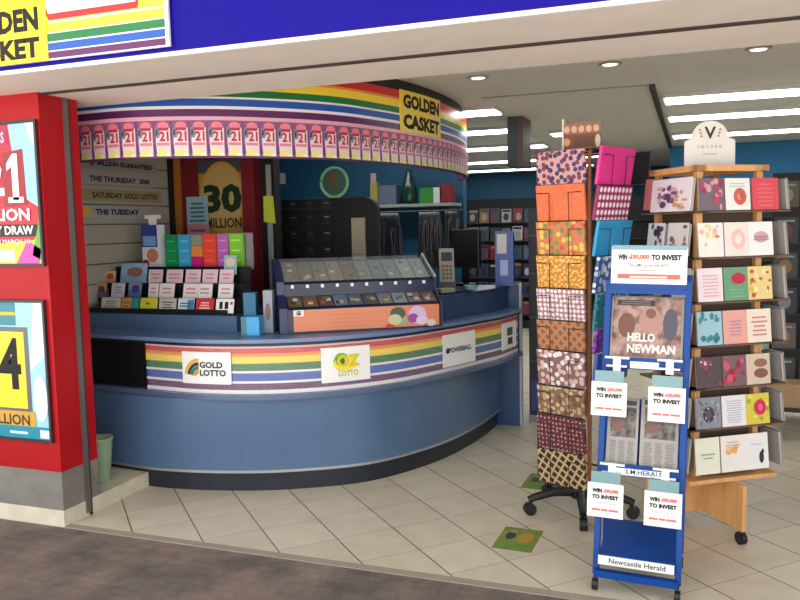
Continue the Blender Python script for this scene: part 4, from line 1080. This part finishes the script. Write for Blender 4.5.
for x, z, lab in ((-.143, .748, 'square white price card under the upper tier, side towards wrapping paper'), (.098, .742, 'square white price card under the upper tier, side towards card spinner'),
                  (-.139, .318, 'square white price card under the lower tier, side towards wrapping paper'), (.100, .309, 'square white price card under the lower tier, side towards card spinner')):
    if p0 is None:
        merge(sg, M().box(-.062, 0, .15, .062, .003, .2, tabm))
        p0 = sg.build('price_card', None, label=lab, cat='price card', group='price cards on the blue rack'); o = p0
    else:
        o = p0.copy(); COL.objects.link(o); o['label'] = lab
    o.matrix_world = RM @ Matrix.Translation((x, ry(z + .15) - .05, z)) @ Matrix.Rotation(-.05, 4, 'X')

# ------------------------------------------------------------------ wooden card spinner
SCN = (.067, 4.37)
SA = math.atan2(.57, .82)
sp = thing('card_spinner', 'wooden revolving greeting card spinner with white header on castors', 'card spinner', (SCN[0], SCN[1], 0), SA)
for sx_ in (-1, 1):
    for sy_ in (-1, 1):
        M().box(sx_ * .17 - .016, sy_ * .17 - .016, .30, sx_ * .17 + .016, sy_ * .17 + .016, 1.86, WOOD).build('post', sp, bevel=.003)
M().box(-.155, -.155, .30, .155, .155, 1.72, C(74, 56, 44, .7)).build('shade_block', sp, label='dark block for the shade inside the spinner')  # dark block stands in for shadow in the open interior between card rows
m = M()
for a in range(4):
    q = M().box(-.205, -.205, 1.835, .205, -.155, 1.865, WOOD); q.tf(Matrix.Rotation(a * PI / 2, 4, 'Z')); merge(m, q)
m.build('top_rail', sp)
M().box(-.25, -.25, .30, .25, .25, .322, WOOD).build('tray', sp, bevel=.003)
for a in range(4):
    ang = a * PI / 2 - PI / 2
    ln = .20 if a == 1 else .33
    q = M().box(0.012, -.012, .07, ln, .012, .30, WOOD); q.tf(Matrix.Rotation(ang, 4, 'Z')); b_ = q.build('base_panel', sp)
    k_ = M().tube([(ln - .02, -.014, .032), (ln - .02, .014, .032)], .032, BLACK, 14).box(ln - .03, -.008, .04, ln - .01, .008, .07, C(80, 80, 84, .4)); k_.tf(Matrix.Rotation(ang, 4, 'Z')); k_.build('castor', b_, smooth=True)
pts = [(-.125, 0), (.125, 0), (.125, .135), (.09, .15)] + [(.09 * math.cos(t), .15 + .085 * math.sin(t)) for t in [PI * i / 16 for i in range(1, 16)]] + [(-.09, .15), (-.125, .135)]
m = M().prism(pts, 'y', 0, .008, C(226, 222, 216, .45))
d = M().text('V', -.028, .145, .03, .205, C(60, 40, 44), 1, .03)
for s_ in (-1, 1):
    for j in range(3): d.ell(s_ * (.042 + .004 * j), .158 + .016 * j, .007, .006, C(190, 140, 140), 1)
for j, ch in enumerate('VEVOKE'): d.text(ch, -.062 + j * .022, .098, -.05 + j * .022, .112, C(110, 100, 100), 1, .0)
d.rect(-.035, .066, .035, .072, C(190, 180, 176), 1)
merge(m, d); m.tf(Matrix.Translation((-.0, -.02, 1.865)) @ Matrix.Rotation(-SA * .55, 4, 'Z')); m.build('header_sign', sp, label='white arched header sign with letter V')
M().box(-.06, -.03, 1.865, .06, .0, 1.88, WOOD).build('sign_foot', sp) if False else None
SPM = Matrix.Translation((SCN[0], SCN[1], 0)) @ Matrix.Rotation(SA, 4, 'Z')
SHELFM = C(110, 84, 66, .6)
tops = [1.80, 1.587, 1.368, 1.156, .931, .73, .526]
bots = [1.646, 1.422, 1.205, .991, .78, .577, .346]
for a in range(4):
    if a == 2: continue
    for z in bots[:-1]:
        q = M().box(-.235, -.235 if a != 1 else -.31, z - .012, .235, -.155, z - .004, SHELFM); q.tf(Matrix.Rotation(a * PI / 2, 4, 'Z')); q.build('ledge', sp)
def card(face, x, z0, w_, hgt, base, label, draw=None, lean=.10, env=True, dist=.238):
    m = M().box(-w_ / 2, 0, 0, w_ / 2, .004, hgt, base)
    if draw:
        d = M(); draw(d, w_, hgt); merge(m, d)
    if env:
        m.box(-w_ / 2 + .003, .006, 0, w_ / 2 + .004, .016, hgt - .006, C(176, 170, 166, .6))
    o = m.build('greeting_card', None, label=label, cat='greeting card', group='greeting cards on the wooden spinner')
    o.matrix_world = SPM @ Matrix.Rotation(face * PI / 2, 4, 'Z') @ Matrix.Translation((x, -dist, z0)) @ Matrix.Rotation(-lean, 4, 'X')
def oval(c, cx=0, cz=.5, rx=.25, rz_=.25, c2=None):
    def fn(d, w_, h):
        d.ell(cx * w_, cz * h, rx * w_, rz_ * h, C(*c, .5), 1)
        if c2: d.ell(cx * w_, cz * h, rx * w_ * .5, rz_ * h * .5, C(*c2, .5), 2)
    return fn
def scatter(cs, n, seed, lo=.05, hi=.14, box=(-.4, .08, .4, .92)):
    def fn(d, w_, h):
        q = random.Random(seed)
        for k in range(n):
            d.ell(q.uniform(box[0], box[2]) * w_, q.uniform(box[1], box[3]) * h, q.uniform(lo, hi) * w_, q.uniform(lo, hi) * h, C(*q.choice(cs), .5), 1 + k % 6, 10)
    return fn
def bars(c, n=4, z0=.3, z1=.75):
    return lambda d, w_, h: d.lines(-.34 * w_, z0 * h, .34 * w_, z1 * h, n, C(*c, .5), 1, .4)
def both(*fns):
    def fn(d, w_, h):
        for g in fns: g(d, w_, h)
    return fn
XS = (-.137, .008, .145); CW = .138
rows = [
 [((112, 96, 108), 'grey card with red and pink picture, top row', scatter([(190, 60, 90), (210, 150, 170), (150, 50, 80)], 14, 1)),
  ((232, 230, 226), 'white card with red balloon picture, top row', both(oval((206, 90, 84), .08, .42, .26, .27), bars((160, 200, 190), 2, .72, .9), oval((240, 170, 150), .08, .42, .12, .13))),
  ((214, 78, 92), 'plain coral red card, top row', bars((224, 110, 116), 6, .1, .9))],
 [((236, 232, 226), 'white card with red and yellow sprigs, second row', scatter([(226, 110, 100), (240, 210, 120), (236, 180, 170)], 12, 2, .03, .1, (-.4, .35, .3, .92))),
  ((232, 222, 216), 'cream card with faint pink wreath, second row', oval((236, 190, 180), .05, .5, .28, .3, (234, 222, 216))),
  ((238, 236, 234), 'white card with mauve oval emblem, second row', both(oval((206, 160, 176), 0, .55, .3, .17), bars((190, 150, 160), 2, .45, .62)))],
 [((238, 222, 226), 'white card covered in pink script, third row', bars((226, 170, 190), 7, .15, .85)),
  ((104, 156, 120), 'green card with crimson oval, third row', both(oval((190, 30, 70), .1, .66, .3, .17), bars((120, 176, 136), 3, .1, .4))),
  ((230, 206, 140), 'cream card with gold flourishes, third row', scatter([(214, 150, 70), (190, 90, 50), (240, 226, 190), (220, 190, 60)], 22, 4, .03, .1))],
 [((158, 200, 214), 'pale blue card with teal leaves, fourth row', both(scatter([(60, 140, 140), (80, 160, 156)], 9, 5, .04, .11, (-.4, .68, .4, .92)), scatter([(60, 140, 140), (40, 120, 130)], 9, 6, .04, .11, (-.4, .08, .4, .3)))),
  ((226, 166, 156), 'salmon pink card with mauve script, fourth row', bars((190, 130, 160), 5, .25, .75)),
  ((234, 222, 204), 'cream card with lines of coloured lettering, fourth row', bars((206, 130, 130), 5, .2, .85))],
 [((78, 66, 70), 'dark card with small white label, fifth row', both(lambda d, w_, h: d.rect(-.35 * w_, .74 * h, .1 * w_, .88 * h, WHITE, 1), scatter([(140, 60, 80), (110, 60, 70)], 7, 8))),
  ((120, 90, 96), 'mauve-grey card with red roses, fifth row', scatter([(196, 50, 80), (210, 80, 110), (150, 40, 60)], 12, 9, .07, .15)),
  ((206, 190, 168), 'beige card with brown drawing, fifth row', both(oval((150, 100, 84), .1, .7, .28, .14), oval((130, 84, 76), .1, .36, .3, .16)))],
 [((138, 142, 152), 'grey patterned card with dark oval, sixth row', both(scatter([(170, 174, 184), (110, 114, 126)], 26, 10, .03, .07), oval((56, 50, 66), 0, .45, .24, .26, (110, 70, 80)))),
  ((228, 226, 230), 'white card filled with small grey writing, sixth row', bars((180, 178, 190), 10, .12, .88)),
  ((214, 196, 70), 'yellow card with magenta tulip, sixth row', both(scatter([(150, 170, 70), (226, 214, 120)], 12, 12, .05, .12), lambda d, w_, h: d.ell(.08 * w_, .55 * h, .24 * w_, .25 * h, C(200, 30, 80, .5), 8), lambda d, w_, h: d.ell(.08 * w_, .55 * h, .1 * w_, .12 * h, C(226, 90, 130, .5), 9)))],
 [((228, 228, 210), 'cream card with small green lettering, lowest row', bars((150, 180, 120), 2, .42, .62)),
  ((232, 226, 220), 'white card with orange sketch, lowest row', both(scatter([(236, 170, 90), (240, 200, 130), (220, 150, 140)], 7, 13, .04, .12, (-.25, .35, .25, .7)), bars((190, 170, 160), 2, .72, .88))),
  ((230, 228, 226), 'white card with black bird figure, lowest row', both(lambda d, w_, h: d.ell(.2 * w_, .32 * h, .1 * w_, .17 * h, C(40, 40, 46), 1), lambda d, w_, h: d.ell(.26 * w_, .48 * h, .05 * w_, .07 * h, C(40, 40, 46), 2), bars((190, 190, 190), 1, .68, .74)))]]
for r, row in enumerate(rows):
    for c, (b, lb, dr) in enumerate(row):
        card(0, XS[c] + (.02 if r == 0 and c == 2 else 0), bots[r], CW if not (r == 0 and c == 2) else .15, tops[r] - bots[r], C(*b, .45), lb + ' of the wooden spinner', dr)
card(3, .03, 1.646, .34, .165, C(228, 222, 226, .45), 'large white card with purple picture on spinner face behind the newspaper rack', both(scatter([(110, 70, 110), (160, 110, 150), (206, 170, 190), (90, 60, 90)], 18, 20, .04, .12, (-.3, .15, .1, .85)), scatter([(206, 150, 110), (226, 180, 140)], 10, 21, .03, .08, (.12, .1, .36, .6))))
card(3, -.175, 1.66, .06, .16, C(190, 110, 116, .45), 'narrow pink card beside the large purple picture card on spinner', None)
card(3, -.10, 1.43, .15, .16, C(226, 222, 220, .45), 'white card with dark leaf picture below the large purple picture card', scatter([(60, 56, 70), (110, 60, 70), (80, 90, 100)], 10, 22, .06, .13))
card(3, .09, 1.43, .17, .16, C(222, 212, 208, .45), 'white card with brown bottle picture below the large purple picture card', scatter([(150, 90, 80), (170, 120, 90), (120, 80, 80)], 9, 23, .05, .12))
side = [(196, 190, 196), (150, 140, 150), (176, 150, 170), (206, 196, 190), (130, 140, 160)]
for r in range(2, 7):
    card(3, .125, bots[r], CW, tops[r] - bots[r], C(*side[r - 2], .45), 'grey-lilac card on spinner face behind the newspaper rack, %s row' % ORD[r], bars((120, 110, 120), 3))
for r in range(7):
    card(1, -.155, bots[r], CW, tops[r] - bots[r], C(160, 156, 152, .45), 'pale card on the spinner face turned to the shop interior, %s row' % ORD[r], bars((150, 150, 150), 3), .12, True, .315)

# ------------------------------------------------------------------ second card rack further in
dr = thing('card_rack', 'black floor rack of dark cards behind the wooden spinner', 'rack', (.98, 6.75, 0), -.05)
M().box(-.40, .05, .25, .40, .12, 1.95, C(26, 26, 28, .6)).build('back_panel', dr)
M().box(-.40, -.02, .18, .40, .30, .25, C(30, 28, 28, .6)).build('base', dr)
for s_ in (-1, 1):
    M().tube([(s_ * .36, .1, 0), (s_ * .36, .1, .2)], .016, BLACK).build('foot', dr)
for r in range(6):
    M().box(-.39, -.01, .30 + r * .275, .39, .05, .31 + r * .275, C(44, 42, 42, .5)).build('ledge', dr)
    for c in range(4):
        m = M().box(-.085, 0, 0, .085, .005, .2, C(*RND.choice([(56, 58, 66), (70, 66, 60), (44, 48, 60), (96, 90, 84), (60, 74, 70)]), .5))
        cc = RND.choice([(150, 110, 60), (130, 130, 140), (110, 60, 60), (150, 140, 120), (70, 76, 90)])
        m.ell(0, .09, .045, .055, C(*cc, .5), 1); m.rect(-.06, .16, .06, .175, C(150, 150, 150), 1)
        o = m.build('dark_card', None, label='dark card on the black rack behind the spinner, %s row up, %s along' % (ORD[r], ORD[c]), cat='card', group='dark cards on the black rack')
        o.matrix_world = Matrix.Translation((.98, 6.75, 0)) @ Matrix.Rotation(-.05, 4, 'Z') @ Matrix.Translation((-.30 + c * .2, .012, .312 + r * .275)) @ Matrix.Rotation(-.08, 4, 'X')
carton('storage_box', .64, 6.30, .22, .30, .25, .17, (176, 140, 104), 'tan box on a low dark stand under the black card rack', 0)
ls = thing('low_stand', 'low dark metal stand under the tan box', 'stand', (.64, 6.42, 0))
M().box(-.17, -.14, .19, .17, .14, .22, C(36, 34, 34, .5)).build('top', ls)
for a, b in ((-1, -1), (1, -1), (-1, 1), (1, 1)): M().box(a * .155 - .01, b * .125 - .01, 0, a * .155 + .01, b * .125 + .01, .19, C(36, 34, 34, .5)).build('leg', ls)

# ------------------------------------------------------------------ light
# street awning roof that shades the pavement
struct('street_awning_roof', M().box(-14, 1.0, 3.35, 14, 2.86, 3.5, C(214, 210, 204, .7)))
w = bpy.data.worlds.new('sky'); SC.world = w; w.use_nodes = True
bg = w.node_tree.nodes['Background']
bg.inputs['Color'].default_value = (0.93, 0.97, 1.0, 1); bg.inputs['Strength'].default_value = 2.6
sl = bpy.data.lights.new('sun', 'SUN'); sl.energy = 23.0; sl.angle = math.radians(2); sl.color = (1, .95, .88)
so = bpy.data.objects.new('sun', sl); COL.objects.link(so)
so.rotation_euler = (math.radians(10), math.radians(12), 0)
SC.view_settings.view_transform = 'Standard'
SC.view_settings.look = 'None'
SC.view_settings.exposure = 0.0
SC.view_settings.gamma = 1.0
